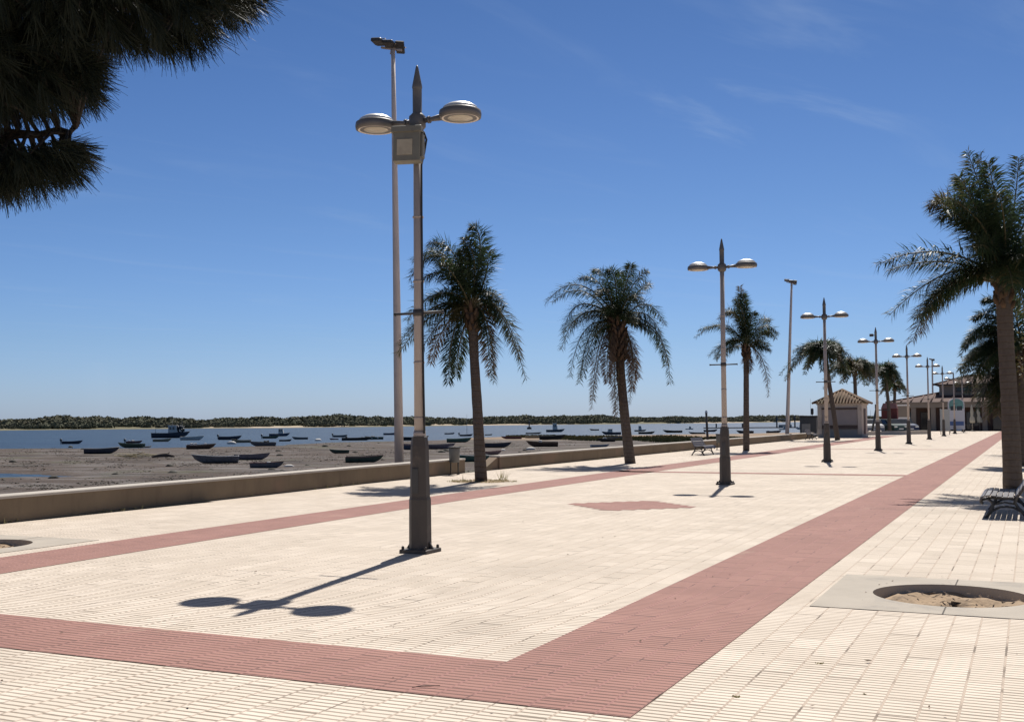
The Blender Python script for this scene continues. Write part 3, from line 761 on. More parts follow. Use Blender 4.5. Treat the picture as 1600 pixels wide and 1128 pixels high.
palm('slim palm with one dead frond hanging on its landward side', B, [(1166, 640), (1166, 590), (1166, 545)], [.165, .14, .135, .14], 55.8,
     [(1140, 480, 1087, 528, .3, g), (1135, 495, 1090, 515, -.6, g), (1140, 515, 1118, 560, .5, g), (1145, 510, 1130, 568, -.6, g), (1150, 460, 1122, 500, .4, o_), (1155, 470, 1135, 490, -.6, g), (1160, 490, 1156, 448, .2, o_), (1170, 490, 1164, 455, -.3, g), (1172, 490, 1180, 490, .4, g),
      (1190, 490, 1216, 522, .2, g), (1185, 485, 1205, 500, -.6, g), (1190, 520, 1202, 520, .9, g), (1198, 545, 1201, 620, .1, d_), (1195, 500, 1212, 528, -.4, g), (1165, 480, 1148, 470, .8, g), (1170, 550, 1170, 582, .2, d_), (1165, 470, 1160, 462, .4, g)],
     extra=5, seed=8, leaf=.55, spread=.75, wid=.028, dens=2)
for lab, by, tp, dpt, ex, sd_, bx in (
    ('full crowned palm whose trunk leans in front of the kiosk wall', 687.5, [(1302, 640), (1294, 590), (1289, 552)], 80, 30, 11, 1309),
    ('dense palm rising behind the tiled roof of the kiosk', 681, [(1337, 630), (1336, 600), (1335, 577)], 98, 30, 12, 1338),
    ('dark bushy palm growing between the kiosk and the red stall', 678, [(1389, 640), (1386, 610), (1382, 582)], 110, 28, 13, 1390),
    ('small late palm with a thin trunk beside the end of the long building', 676, [(1397, 640), (1398, 620), (1398, 604)], 118, 16, 14, 1396)):
    B = gp(bx, by); dpt = depth_of(B)
    sc = 1.0 if sd_ < 14 else .72
    palm(lab, B, tp, [.19, .165, .155, .16], dpt, [], extra=ex, seed=sd_, leaf=.65 * sc, spread=1.35 * sc, n=36, wid=.06, exm=(g, g, g, g, o_), rise=1.0, dens=3, sag=1.0, elong=2.0)
B = gp(1583, 765)
palm('big queen palm behind the slatted bench beside the wide red band', B, [(1578, 640), (1572, 540), (1568, 445)], [.215, .18, .17, .18], 24.7,
     [(1475, 365, 1372, 417, .3, g), (1480, 385, 1385, 420, -.4, g), (1470, 400, 1428, 535, .3, o_), (1480, 410, 1436, 520, -.5, o_), (1490, 420, 1440, 500, .7, g), (1490, 290, 1452, 325, .2, o_), (1500, 275, 1460, 310, -.5, o_), (1510, 310, 1470, 350, .7, g),
      (1548, 330, 1512, 240, .1, g), (1555, 330, 1530, 237, -.3, g), (1560, 330, 1545, 260, .5, g), (1530, 330, 1500, 290, 1.0, g), (1540, 340, 1490, 330, 1.4, g), (1585, 340, 1592, 250, .2, g), (1595, 350, 1625, 300, -.3, g), (1600, 330, 1650, 400, .4, g), (1610, 370, 1670, 460, 0, g),
      (1600, 400, 1640, 520, .6, g), (1575, 350, 1560, 320, 1.5, g), (1560, 380, 1520, 400, 1.6, g), (1590, 390, 1600, 420, 1.6, g), (1610, 340, 1660, 350, -.8, g), (1545, 380, 1500, 430, -1.3, g), (1530, 300, 1495, 270, -.7, g), (1550, 350, 1535, 300, -1.4, g)],
     extra=8, seed=21, leaf=.60, spread=.85, dens=2, wid=.028, boot=(.15, .55, 22))
B = V((-.4, 40.6, 0))
palm('shaggy palm with low arching fronds beyond the big queen palm', B, [(1597, 640), (1597, 590), (1596, 548)], [.24, .22, .21, .21], 36.9,
     [(1540, 470, 1506, 545, .3, g), (1535, 480, 1500, 555, -.4, g), (1540, 500, 1508, 590, .5, g), (1535, 510, 1495, 600, -.3, g), (1540, 530, 1512, 615, .2, g), (1545, 545, 1520, 625, -.5, o_), (1550, 555, 1528, 640, .2, g), (1555, 560, 1540, 655, -.3, o_), (1560, 565, 1550, 645, .5, g), (1545, 520, 1500, 580, .9, g),
      (1550, 470, 1520, 500, .2, g), (1560, 450, 1535, 470, -.3, g), (1580, 450, 1570, 440, .2, g), (1610, 450, 1630, 470, .2, g), (1640, 490, 1680, 560, 0, g), (1630, 530, 1660, 620, .3, g), (1565, 580, 1560, 650, .8, o_), (1555, 530, 1530, 590, 1.2, g)],
     extra=6, seed=24, leaf=.52, spread=.9, boot=(.26, .9, 40), wid=.034, dens=3)
for k, (yy, lab) in enumerate(((53.5, 'palm standing third in the landward row, mostly hidden by two trunks'), (67, 'palm standing fourth in the landward row, far down the red band'))):
    b = V((.25, yy, 0)); d = depth_of(b)
    def q(z): 
        p_ = b + V((0, 0, z)); dd = depth_of(p_); r_ = p_ - EYEP
        return (CX + F * r_.dot(RT) / dd, CY - F * r_.dot(UP) / dd)
    palm(lab, b, [q(1.5), q(2.8), q(4.1)], [.24, .22, .2, .2], d, [], extra=20, seed=31 + k, leaf=.8, spread=1.05, n=26, wid=.05, exm=(g, g, o_))

# broadleaf tree at the landward edge
def leafy_tree(label, loc, h, r, seed, name='broadleaf_tree'):
    rn = random.Random(seed); t = thing(name, label, 'tree', loc)
    mb = MB(); mb.tube([(0, 0, -.05), (.05, .02, 1.0), (.0, .05, 2.1), (.05, 0, 2.8)], [.2, .16, .14, .1], 12)
    cl = []
    for i in range(9):
        a = i * 2.4; e = V((math.cos(a) * r * rn.uniform(.35, .75), math.sin(a) * r * rn.uniform(.35, .75), rn.uniform(2.6, h - .7)))
        mb.tube([(.03, .02, rn.uniform(1.7, 2.5)), e * .5 + V((0, 0, 1.25)), e], [.06, .04, .015], 6); cl.append(e)
    mb.build('trunk', M['bark'], t); Qs = []
    for i in range(70): 
        d = V((rn.gauss(0, 1), rn.gauss(0, 1), rn.gauss(0, 1))).normalized()
        cl.append(V((d.x * r, d.y * r, (h + 1.7) / 2 + d.z * (h - 1.7) / 2)) * 1.0)
    for c in cl:
        for k in range(110):
            p_ = c + V((rn.gauss(0, .28), rn.gauss(0, .28), rn.gauss(0, .24)))
            a = V((rn.gauss(0, 1), rn.gauss(0, 1), rn.gauss(0, .6))).normalized(); b_ = a.cross(V((rn.gauss(0, 1), rn.gauss(0, 1), rn.gauss(0, 1)))).normalized()
            l, w_ = rn.uniform(.04, .075), rn.uniform(.02, .032)
            Qs.append([p_ - a * l, p_ + b_ * w_, p_ + a * l, p_ - b_ * w_])
    quads_mesh('crown', [[tuple(v) for v in q] for q in Qs], M['leafbrown'], t)
    return t
M['leafbrown'] = leaf_mat('olive_brown_leaves', (.05, .05, .018), (.11, .085, .03), .5, .2)
leafy_tree('olive brown broadleaf tree at the landward edge of the promenade', (1.75, 33.5, 0), 6.0, 1.75, 41)

# grass ring at the first palm's foot and a few weeds in the joints
M['weed'] = leaf_mat('dry_weeds', (.22, .20, .10), (.34, .29, .15), .8, .4)
def tuft(p, n, h, r, rn):
    Qs = []
    for _ in range(n):
        a = rn.uniform(0, 6.28); d = rn.uniform(0, r); b = V(p) + V((math.cos(a) * d, math.sin(a) * d, 0)); hh = h * rn.uniform(.4, 1.2)
        l = V((rn.gauss(0, .3), rn.gauss(0, .3), 1)) * hh; w_ = V((math.cos(a + 1.5), math.sin(a + 1.5), 0)) * .006
        Qs.append([tuple(b - w_), tuple(b + w_), tuple(b + l * .6 + w_ * .6), tuple(b + l)])
    return Qs
rn = random.Random(5); Qs = []
B = gp(752, 752)
for _ in range(220):
    a = rn.uniform(0, 6.28); d = rn.uniform(.3, .95); Qs += tuft((B.x + math.cos(a) * d, B.y + math.sin(a) * d * .8, 0), 5, .045, .05, rn)
for x, y in ((784, 748), (787, 749), (781, 750), (722, 752), (790, 750)): Qs += tuft(gp(x, y), 9, .24, .08, rn)
tag(quads_mesh('weeds', Qs, M['weed']), 'thin dry grass round the foot of the first palm', 'weeds', kind='stuff')
t = thing('soil_ring', 'ring of bare dark soil round the foot of the leaning first palm', 'soil', (B.x, B.y, 0))
mb = MB(); mb.add([(math.cos(k * .2618) * (.78 + .05 * math.sin(k * 2.1)), math.sin(k * .2618) * (.75 + .06 * math.cos(k * 1.7)), .006) for k in range(24)], [tuple(range(24))]); mb.build('soil', M['soil'], t)
Qs = []
for x, y in ((1281, 1036), (1284, 1036), (1278, 1036), (1149, 1088), (1152, 1089), (1146, 1087), (1155, 1088), (1352, 1085), (960, 838)): Qs += tuft(gp(x, y), 6, .010, .018, rn)
tag(quads_mesh('joint_weeds', Qs, M['weed']), 'tiny weeds sprouting from the paving joints', 'weeds', kind='stuff')
t = thing('twig', 'short dark twig lying on the red band near the corner', 'twig', gp(664, 1072, .012))
mb = MB(); mb.tube([(-.06, -.05, 0), (-.02, -.01, .004), (.03, .01, .004), (.075, .05, .003)], [.002, .0035, .003, .002], 6); mb.build('stick', M['bark'], t)

# ------------------------------------------------------------------ overhanging pine
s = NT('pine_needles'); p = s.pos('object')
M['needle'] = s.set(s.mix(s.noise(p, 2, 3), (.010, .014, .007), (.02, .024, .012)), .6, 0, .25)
M['pinebark'] = mat('pine_bark', (.03, .022, .017), .95, var=.4, scale=8, bump=.8, bscale=20)
def pine():
    rn = random.Random(77)
    org = V((-8.2, 2.2, 0))
    t = thing('pine_tree', 'dark umbrella pine overhanging from beside the camera with long drooping needles', 'pine tree', org)
    mb = MB(); mb.tube([(0, 0, -.1), (.1, .05, 1.2), (.02, .2, 2.6), (.25, .35, 4.0), (.5, .5, 5.4)], [.30, .25, .22, .18, .10], 14)
    shoots = []                                   # (point, direction)
    def cluster(poly, d0, d1, n, down):
        xs_ = [q[0] for q in poly]; ys_ = [q[1] for q in poly]
        def inside(x, y):
            r_ = False; j = len(poly) - 1
            for i in range(len(poly)):
                (xi, yi), (xj, yj) = poly[i], poly[j]
                if (yi > y) != (yj > y) and x < (xj - xi) * (y - yi) / (yj - yi) + xi: r_ = not r_
                j = i
            return r_
        cx, cy = sum(xs_) / len(xs_), sum(ys_) / len(ys_); k = 0
        while k < n:
            x = rn.uniform(min(xs_), max(xs_)); y = rn.uniform(min(ys_), max(ys_))
            if not inside(x, y): continue
            k += 1; P = dp(x, y, rn.uniform(d0, d1))
            ox, oy = (x - cx) / (max(xs_) - min(xs_)), (y - cy) / (max(ys_) - min(ys_))
            d = RT * (ox * 1.6 + .25) - UP * (oy * 1.2 + down) + FW * rn.gauss(0, .5)
            shoots.append((P, d.normalized()))
    cluster([(-260, -160), (420, -160), (402, -10), (365, 30), (310, 62), (200, 66), (130, 70), (-260, 80)], 5.2, 7.2, 1250, .45)
    cluster([(-200, 60), (135, 60), (148, 120), (128, 152), (50, 158), (-200, 180)], 5.3, 6.8, 480, .45)
    cluster([(-180, 235), (0, 228), (60, 242), (105, 222), (122, 218), (122, 245), (100, 268), (30, 282), (-180, 285)], 5.4, 6.2, 190, .5)
    cluster([(-900, -700), (-200, -700), (-200, 160), (-900, 120)], 5.0, 8.0, 260, .3)
    Qs = []
    for P, d in shoots:
        a = d.cross(V((0, 0, 1))).normalized() if abs(d.z) < .95 else RT; b = d.cross(a)
        for k in range(62):
            sp = rn.uniform(.15, 1.05); an = rn.uniform(0, 6.283)
            nd = (d + (a * math.cos(an) + b * math.sin(an)) * sp + V((0, 0, -.25))).normalized()
            L = rn.uniform(.10, .165); q0 = P + d * rn.uniform(-.09, .05)
            wv_ = nd.cross(V((rn.gauss(0, 1), rn.gauss(0, 1), rn.gauss(0, 1)))).normalized() * .0022
            e = q0 + nd * L + V((0, 0, -.012))
            Qs.append([tuple(q0 - wv_ - org), tuple(q0 + wv_ - org), tuple(e + wv_ * .45 - org), tuple(e - wv_ * .45 - org)])
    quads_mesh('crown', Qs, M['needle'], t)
    # limbs: main ones from the trunk, twigs from limbs to the shoots
    limbs = []
    for (z, path) in ((3.4, [(-420, -80, 6.8), (-150, 0, 6.4), (60, 10, 6.2), (230, 10, 6.1), (380, -10, 6.0)]), (2.9, [(-420, 60, 6.6), (-160, 90, 6.3), (20, 95, 6.1), (110, 110, 6.0)]), (2.5, [(-420, 220, 6.2), (-150, 225, 5.9), (0, 208, 5.8), (30, 210, 5.8), (62, 211, 5.8), (92, 202, 5.8), (110, 207, 5.8), (118, 200, 5.8)])):
        pts = [V((.15, .25, z))] + [dp(*q) - org for q in path]; limbs.append(pts)
        nn = len(pts); mb.tube(pts, [.040 * (1 - i / nn) ** 1.6 + .008 for i in range(nn)], 8)
    for q in ([(40, 210, 5.8), (36, 228, 5.8), (45, 245, 5.8)], [(60, 209, 5.8), (70, 226, 5.8), (74, 240, 5.8)], [(92, 203, 5.8), (98, 220, 5.8)], [(0, 208, 5.8), (18, 230, 5.75), (30, 248, 5.7)], [(5, 209, 5.8), (24, 215, 5.8), (34, 234, 5.8)], [(110, 207, 5.8), (118, 192, 5.8), (120, 186, 5.8)]):
        mb.tube([dp(*k) - org for k in q], [.012, .008, .006][:len(q)], 6)
    samp = [V(p_) for l in limbs for i in range(len(l) - 1) for p_ in (l[i], l[i].lerp(l[i + 1], .5), l[i + 1])]
    for P, d in shoots[::3]:
        e = P - org; s_ = min(samp, key=lambda k: (k - e).length)
        if (s_ - e).length < 1.6: mb.tube([s_, s_.lerp(e, .5) + V((0, 0, .05)), e], [.012, .009, .006], 5, caps=False)
    mb.build('trunk', M['pinebark'], t)
    # small cone at the twig's end
    mb = MB()
    for k in range(26):
        a = k * 2.4; r = .018 * math.sin(math.pi * (k + 2) / 30); c = dp(119, 190, 5.8) - org + V((math.cos(a) * r, math.sin(a) * r, -.03 + .0022 * k)); mb.lathe([(.0005, -.008), (.009, 0), (.0005, .008)], 6, c)
    mb.build('cone', M['pinebark'], t)
pine()

# ------------------------------------------------------------------ boats
def boat_paint(name, c, c2=None):
    s = NT(name); p = s.pos('object'); x, y, z = s.sep(p)
    n = s.noise(s.vmul(p, (2, 2, 5)), 2.0, 5, .65)
    col = s.mix(s.smooth(n, .35, .7), tuple(k * 1.15 for k in c), tuple(k * .65 for k in c))
    col = s.mix(s.smooth(s.math('ADD', z, s.math('MULTIPLY', n, .25)), .12, .34, .75, 0), col, (.075, .065, .05))
    return s.set(col, .65, 0, .35)
PAINT = {k: boat_paint('boat_' + k, c) for k, c in dict(navy=(.05, .055, .075), green=(.055, .085, .065), white=(.55, .53, .50), brown=(.085, .055, .042), grey=(.15, .145, .15), bluegrey=(.11, .12, .135),
    maroon=(.13, .055, .055), black=(.03, .03, .032), tan=(.30, .24, .16), blue=(.065, .085, .13), lilac=(.17, .15, .17), pink=(.34, .22, .19), seagreen=(.07, .14, .11), paleblue=(.28, .33, .38)).items()}
M['boatin'] = mat('boat_inside', (.13, .12, .10), .85, var=.3, scale=5)
M['glassdark'] = mat('dark_window_glass', (.02, .025, .03), .12, var=.1, spec=.6)
M['motor'] = mat('outboard_cowl', (.04, .042, .045), .4, var=.2)
M['rope'] = mat('old_rope', (.28, .22, .14), .95, var=.3)
M['galv'] = mat('thin_mast_metal', (.30, .28, .26), .5, .3, var=.1)

def boat(label, pos, L, paint, head, B=None, H=None, rail=None, thwarts=3, motor=0, cabin=0, mastH=0, roll=0.0, clutter=0, group='small boats on the mud and water', name='rowing_boat', cat='boat'):
    t = thing(name, label, cat, pos, head, group); t.rotation_euler = (roll, 0, head)
    B = B or L * .34; H = H or .17 * L + .06
    NS = 14; rings = []; inner = []; railp = [[], []]
    for i in range(NS + 1):
        u = i / NS; x = (u - .5) * L
        hb = B / 2 * (.78 + .22 * math.sin(math.pi * min(1, u / .45) / 2) if u < .45 else max(.02, 1 - ((u - .45) / .55) ** 2.3))
        zs = H * (.86 + .34 * max(0, u - .35) ** 1.7 * 1.9 + .05 * (1 - u) ** 2); zk = H * .55 * max(0, (u - .78) / .22) ** 1.6 + .03 * H
        prof = [(0, 0), (.45, .05), (.74, .28), (.90, .62), (1, 1)]
        out = [(x + (.08 * L * q * max(0, u - .7) / .3), hb * a, zk + (zs - zk) * q) for a, q in prof]
        fl = zk + .28 * (zs - zk); hi = max(.004, hb - .035)
        ins = [(out[4][0], hi, zs), (x, hi * .86, (zs + fl) / 2 + .02), (x, hi * .62, fl), (x, 0, fl)]
        half = out + ins
        ring = [(a, -b_, c) for a, b_, c in reversed(half[1:-1])]
        rings.append(half + ring); railp[0].append((out[4][0], hb, zs)); railp[1].append((out[4][0], -hb, zs))
    mb = MB(); mb.loft(rings, smooth=False)
    hull = mb.build('hull', PAINT[paint], t)
    r_ = max(.025, .008 * L); mb = MB(); mb.tube([V(p) + V((0, .01, 0)) for p in railp[0]], r_, 6); mb.tube([V(p) - V((0, .01, 0)) for p in railp[1]], r_, 6)
    mb.tube([railp[0][0], railp[1][0]], r_, 6); mb.build('gunwale', PAINT[rail or paint], t)
    for k in range(thwarts):
        u = .22 + .24 * k; i = int(u * NS); p = railp[0][i]
        MB().bbox((p[0] - .11, -p[1] * .9, p[2] * .72), (p[0] + .11, p[1] * .9, p[2] * .72 + .04), .006).build('thwart', M['boatin'], t)
    if motor:
        x0 = -.5 * L; zt = railp[0][0][2]
        mb = MB(); mb.bbox((x0 - .42, -.13, zt + .05), (x0 - .05, .13, zt + .48), .04); mb.bbox((x0 - .30, -.05, zt - .55), (x0 - .18, .05, zt + .06), .01); mb.tube([(x0 - .05, 0, zt + .2), (x0 + .35, 0, zt + .28)], .02, 6); mb.bbox((x0 - .12, -.1, zt - .2), (x0 + .04, .1, zt + .06), .01)
        mb.build('outboard_motor', M['motor'], t)
    if cabin:
        ch = cabin * H * 1.25; z0 = H * .75; x0, x1 = (-.02, .26) if cabin < 1.6 else (-.12, .16); wv_ = B * .36
        mb = MB(); mb.loft([[(x0 * L, -wv_, z0), (x1 * L, -wv_ * .9, z0), (x1 * L, wv_ * .9, z0), (x0 * L, wv_, z0)], [(x0 * L, -wv_ * .92, z0 + ch), ((x1 - .07) * L, -wv_ * .8, z0 + ch), ((x1 - .07) * L, wv_ * .8, z0 + ch), (x0 * L, wv_ * .92, z0 + ch)]])
        cb = mb.build('cabin', PAINT['white'], t)
        MB().bbox(((x0 - .03) * L, -wv_ * 1.02, z0 + ch), ((x1 - .05) * L, wv_ * 1.02, z0 + ch + .07), .02).build('roof', PAINT['white'], cb)
        for sy in (-1, 1):
            for k in range(2):
                a = x0 * L + .03 * L + k * .09 * L
                mb = MB(); y0 = sy * wv_ * .975; mb.add([(a, y0 * 1.012, z0 + ch * .5), (a + .06 * L, y0 * 1.0, z0 + ch * .5), (a + .055 * L, y0 * .975, z0 + ch * .85), (a, y0 * .985, z0 + ch * .85)], [(0, 1, 2, 3)]); mb.build('window', M['glassdark'], cb)
    if mastH:
        mb = MB(); mb.tube([(.08 * L, 0, H * .3), (.08 * L, 0, mastH)], [.05, .03], 8); mb.build('mast', M['galv'], t)
    if clutter:
        rn = random.Random(int(pos[0] * 97)); mb = MB()
        for k in range(clutter):
            x = rn.uniform(-.35, .25) * L; y = rn.uniform(-.2, .2) * B
            mb.bbox((x, y, H * .5), (x + rn.uniform(.2, .5), y + rn.uniform(.2, .5), H * (.9 + rn.uniform(.1, .5))), .03, Matrix.Translation((x, y, 0)) @ Matrix.Rotation(rn.uniform(0, 3), 4, 'Z') @ Matrix.Translation((-x, -y, 0)))
        mb.build('cargo', PAINT['white'] if clutter % 2 else M['boatin'], t)
    return t
def heading(x, bow, off):
    """bow=+1 points across the view to the landward side; off turns it further"""
    a = YAW + R(off); return a if bow > 0 else a + math.pi
BOATS = [  # x, y of the waterline or keel, length in photo pixels, paint, bow, turn, label, options
 ('m', 156, 709, 48, 'navy', 1, 12, 'dark navy rowing boat with a pale rail and raised bow lying alone on the mud', dict(rail='white')),
 ('m', 205, 700, 39, 'green', -1, -6, 'dark green open boat on the mud beside a tiny white dinghy', {}),
 ('m', 229, 699.5, 11, 'white', 1, 20, 'tiny white dinghy on the mud at the end of the dark green boat', dict(thwarts=1)),
 ('m', 312, 702, 41, 'brown', 1, 10, 'dark brown open boat with white odds and ends, near the water beside nothing else', dict(clutter=3, rail='grey')),
 ('m', 337, 724, 66, 'grey', -1, 9, 'long weathered grey rowing boat lying closest to the viewer of two overlapping hulls', dict(rail='white')),
 ('m', 391, 719, 50, 'lilac', 1, 14, 'greyish purple boat half hidden behind the long weathered grey rowing boat', {}),
 ('m', 415, 732, 50, 'bluegrey', 1, -12, 'blue boat with a maroon bow lying on the mud just behind the low wall', dict(rail='maroon', clutter=1)),
 ('m', 411, 697.5, 38, 'bluegrey', -1, 3, 'blue grey open boat with humps of gear lying at the edge of the water', dict(clutter=4)),
 ('m', 530, 708.5, 29, 'green', -1, -8, 'short greenish black boat lying alone on the mud between wall and water', {}),
 ('m', 567, 723, 55, 'green', 1, 4, 'mossy green boat with a reddish stern lying just left of the tall light mast', dict(rail='maroon')),
 ('m', 646, 703, 46, 'blue', -1, -14, 'dusty blue boat whose hull shows between the light mast and the first lamp', dict(rail='maroon')),
 ('m', 686, 702, 44, 'lilac', 1, 8, 'grey boat with dark stern, just past the dark base of the first lamp', dict(rail='grey')),
 ('m', 716, 691.5, 36, 'seagreen', 1, 6, 'low sea green boat on the mud behind the litter bin, below a thin mast', {}),
 ('m', 735, 722, 56, 'seagreen', -1, 24, 'green boat with white stripes seen through the gap in the sea wall', dict(rail='white')),
 ('m', 767, 711, 30, 'pink', 1, 28, 'pale pinkish boat bow peeping out behind the first palm trunk', {}),
 ('m', 776, 699.5, 40, 'navy', 1, -8, 'slate dark boat lying on the mud just past the first palm trunk', {}),
 ('m', 849, 698.5, 46, 'brown', -1, -5, 'brownish black boat with a white bundle aboard, between the first two palms', dict(clutter=1)),
 ('m', 800, 686, 30, 'maroon', -1, 5, 'low reddish boat pulled up on the sand between the first two palms', dict(H=.5)),
 ('m', 834, 684.5, 26, 'tan', 1, 5, 'flat yellowish boat on the sand next to the low reddish boat', dict(H=.5)),
 ('m', 862, 687, 38, 'black', 1, 5, 'black green boat nosed into the marsh grass between the first two palms', {}),
 ('m', 948, 690.5, 26, 'black', -1, 20, 'black boat in the jumble of hulls just before the second palm trunk', dict(clutter=3)),
 ('m', 962, 687, 26, 'bluegrey', 1, -15, 'blue grey boat in the middle of the jumble beside the second palm trunk', dict(clutter=2)),
 ('m', 937, 699, 28, 'paleblue', 1, 10, 'pale blue flat boat just behind the wall before the second palm', dict(H=.4)),
 ('w', 111, 693.5, 29, 'navy', 1, 5, 'small dark boat with an outboard, floating alone at the far side of the river bay', dict(motor=1)),
 ('w', 208, 692.5, 22, 'maroon', 1, 15, 'small boat heaped with gear, floating behind the dark green boat', dict(clutter=5, motor=1)),
 ('w', 252, 690, 27, 'tan', 1, -5, 'pale tan dinghy floating in front of the big dark fishing boat', {}),
 ('w', 299, 687.5, 35, 'white', 1, -8, 'long whitish boat floating by the bow of the big dark fishing boat', dict(rail='white')),
 ('w', 358, 687, 34, 'navy', 1, -5, 'dark boat with tilted outboard, floating behind a tan boat', dict(motor=1)),
 ('w', 377, 691.5, 28, 'tan', -1, 8, 'tan open boat floating alongside a dark boat with outboard', {}),
 ('w', 422, 685, 24, 'green', 1, 4, 'low dark green boat with outboard moored beside the white cabin boat', dict(motor=1)),
 ('w', 445, 689.5, 18, 'black', 1, 5, 'small black dinghy floating just in front of the white cabin boat', {}),
 ('w', 469, 686.5, 23, 'bluegrey', -1, 4, 'blue grey open boat floating beyond the white cabin boat', {}),
 ('w', 522, 687, 13, 'maroon', -1, 10, 'short maroon dinghy floating in front of a grey blue boat', {}),
 ('w', 531, 683, 21, 'bluegrey', 1, -5, 'grey blue boat moored behind the short maroon dinghy', dict(motor=1)),
 ('w', 556, 688, 44, 'black', 1, 8, 'long low black boat at the edge of the water with gear amidships', dict(H=.7, clutter=2)),
 ('w', 585, 686.5, 26, 'green', -1, 14, 'dark boat stacked with gear at the tip of the long low black boat', dict(clutter=5)),
 ('w', 609, 679.5, 20, 'blue', 1, 0, 'low blue boat floating just before the tall light mast', {}),
 ('w', 648, 688, 38, 'black', 1, 6, 'black boat floating behind the tall light mast and the first lamp', dict(rail='white')),
 ('w', 702, 678.5, 15, 'blue', 1, -5, 'small blue boat with white deck in mid river past the first lamp', dict(rail='white')),
 ('w', 728, 681.5, 19, 'navy', 1, 0, 'dark boat with outboard and thin mast floating before the first palm', dict(motor=1, mastH=5.6)),
 ('w', 763, 680, 11, 'black', 1, 0, 'tiny dark boat floating behind the first palm trunk', dict(thwarts=1)),
 ('w', 833, 678, 23, 'black', 1, 3, 'very low dark boat against the sand spit below the channel buoy', dict(H=.5)),
 ('w', 929, 672.5, 14, 'navy', -1, 0, 'small blue black boat far out between the fishing boat and second palm', {}),
 ('w', 1052, 676, 28, 'black', -1, 4, 'long black boat by the sand just past the second palm', dict(H=.8)),
 ('w', 1010, 678, 24, 'black', 1, 6, 'dark low boat at the sand edge right behind the second palm', dict(H=.7)),
 ('w', 1110, 674.5, 20, 'navy', 1, 0, 'low dark boat floating beyond the wooden mooring pile', {}),
 ('w', 1090, 678, 24, 'black', -1, 2, 'flat black boat drawn up on the sand before the wooden mooring pile', dict(H=.55)),
 ('w', 1165, 677, 25, 'black', -1, 8, 'dark cluttered boat floating behind the slim third palm', dict(clutter=5)),
 ('w', 1209, 676.5, 22, 'navy', 1, 5, 'dark boat with a gear heap moored at the jetty foot', dict(clutter=3)),
]
for kind, x, y, wpx, paint, bow, off, label, opt in BOATS:
    z = -2.36 if kind == 'm' else WZ
    p = gp(x, y, z); d = depth_of(p); L = wpx / F * d / max(.8, math.cos(R(off)))
    o = dict(opt)
    p.z = (-2.36 if kind == 'm' else WZ - .10); p += (_h * .3)
    boat(label, p, L, paint, heading(x, bow, off), roll=random.uniform(-.09, .09) if kind == 'm' else 0, **o)
def bigboat(label, x, y, wpx, paint, bow, name, **o):
    p = gp(x, y, WZ); L = wpx / F * depth_of(p); p.z = WZ - .15
    return boat(label, p, L, paint, heading(x, bow, 4), name=name, thwarts=0, **o), L, p
t, L, p = bigboat('big dark fishing boat with a low wheelhouse and a black heap of nets forward', 265, 684, 54, 'navy', 1, 'fishing_boat', cabin=1.15, H=1.5, B=2.7, mastH=4.6)
mb = MB(); rn = random.Random(3)
for k in range(40):
    x = rn.uniform(.16, .42) * L; zz = rn.uniform(1.5, 3.4 - abs(x / L - .3) * 6); y = rn.gauss(0, .5)
    mb.lathe([(.0005, -.3), (.24, -.15), (.3, .05), (.15, .26), (.0005, .3)], 7, (x, y, zz), rot=rn.random())
mb.build('net_heap', M['motor'], t)
mb = MB(); mb.tube([(.3 * L, 0, 1.5), (.36 * L, 0, 4.4)], .09, 6); mb.tube([(.36 * L, 0, 4.3), (.2 * L, 0, 3.6)], .06, 6); mb.tube([(-.4 * L, 0, 1.3), (-.4 * L, 0, 2.6), (-.1 * L, 0, 2.9)], .05, 6); mb.build('derrick', M['motor'], t)
bigboat('white and blue cabin motorboat with a pointed bow in mid river', 436, 681.5, 30, 'blue', 1, 'motorboat', cabin=1.2, rail='white')
bigboat('fishing boat with white wheelhouse far out between the first two palms', 867, 675, 27, 'bluegrey', 1, 'fishing_boat', cabin=1.7, mastH=4.2)
bigboat('cabin boat with a white roof floating just before the second palm trunk', 956, 679, 28, 'navy', -1, 'motorboat', cabin=.9)
bigboat('small cabin boat with pinkish cabin side, directly past the second palm trunk', 1000, 674, 17, 'navy', 1, 'motorboat', cabin=1.7)
bigboat('tiny white cabin boat in mid river left of the wooden mooring pile', 1077, 671, 12, 'white', 1, 'motorboat', cabin=1.2)
bigboat('white motorboat berthed at the jetty behind the slim light mast', 1254, 671, 20, 'white', -1, 'motorboat', cabin=1.3)
bigboat('white boat with cabin moored between the jetty piles', 1224, 671.5, 14, 'white', 1, 'motorboat', cabin=1.2)
# sailing boats behind the kiosk
for x, h, lab in ((1265.5, 622, 'moored sailing boat whose bare mast rises behind the dark booth'), (1274, 634, 'moored sailing boat whose short mast stands beside the kiosk eave'), (1354, 633, 'moored sailing boat whose mast shows just past the kiosk'), (1359, 640, 'second moored sailing boat past the kiosk, with the shorter mast')):
    p = gp(x, 672.5, WZ); d = depth_of(p); p.z = WZ - .15
    boat(lab, p, 7.0, 'white', R(60), mastH=(660 - h) / F * d + 2.6, cabin=.5, thwarts=0, name='sailing_boat')
# channel buoy
p = gp(827, 670.5, WZ)
t = thing('channel_buoy', 'dark channel buoy with a topmark far out in the river', 'buoy', p)
MB().lathe([(.5, -.3), (1.0, 0), (1.0, .8), (.3, 1.0), (.22, 2.6), (.0005, 2.7)], 12).build('float', M['motor'], t)
MB().lathe([(.0005, 2.7), (.42, 2.9), (.42, 3.3), (.0005, 3.8)], 8).build('topmark', M['motor'], t)
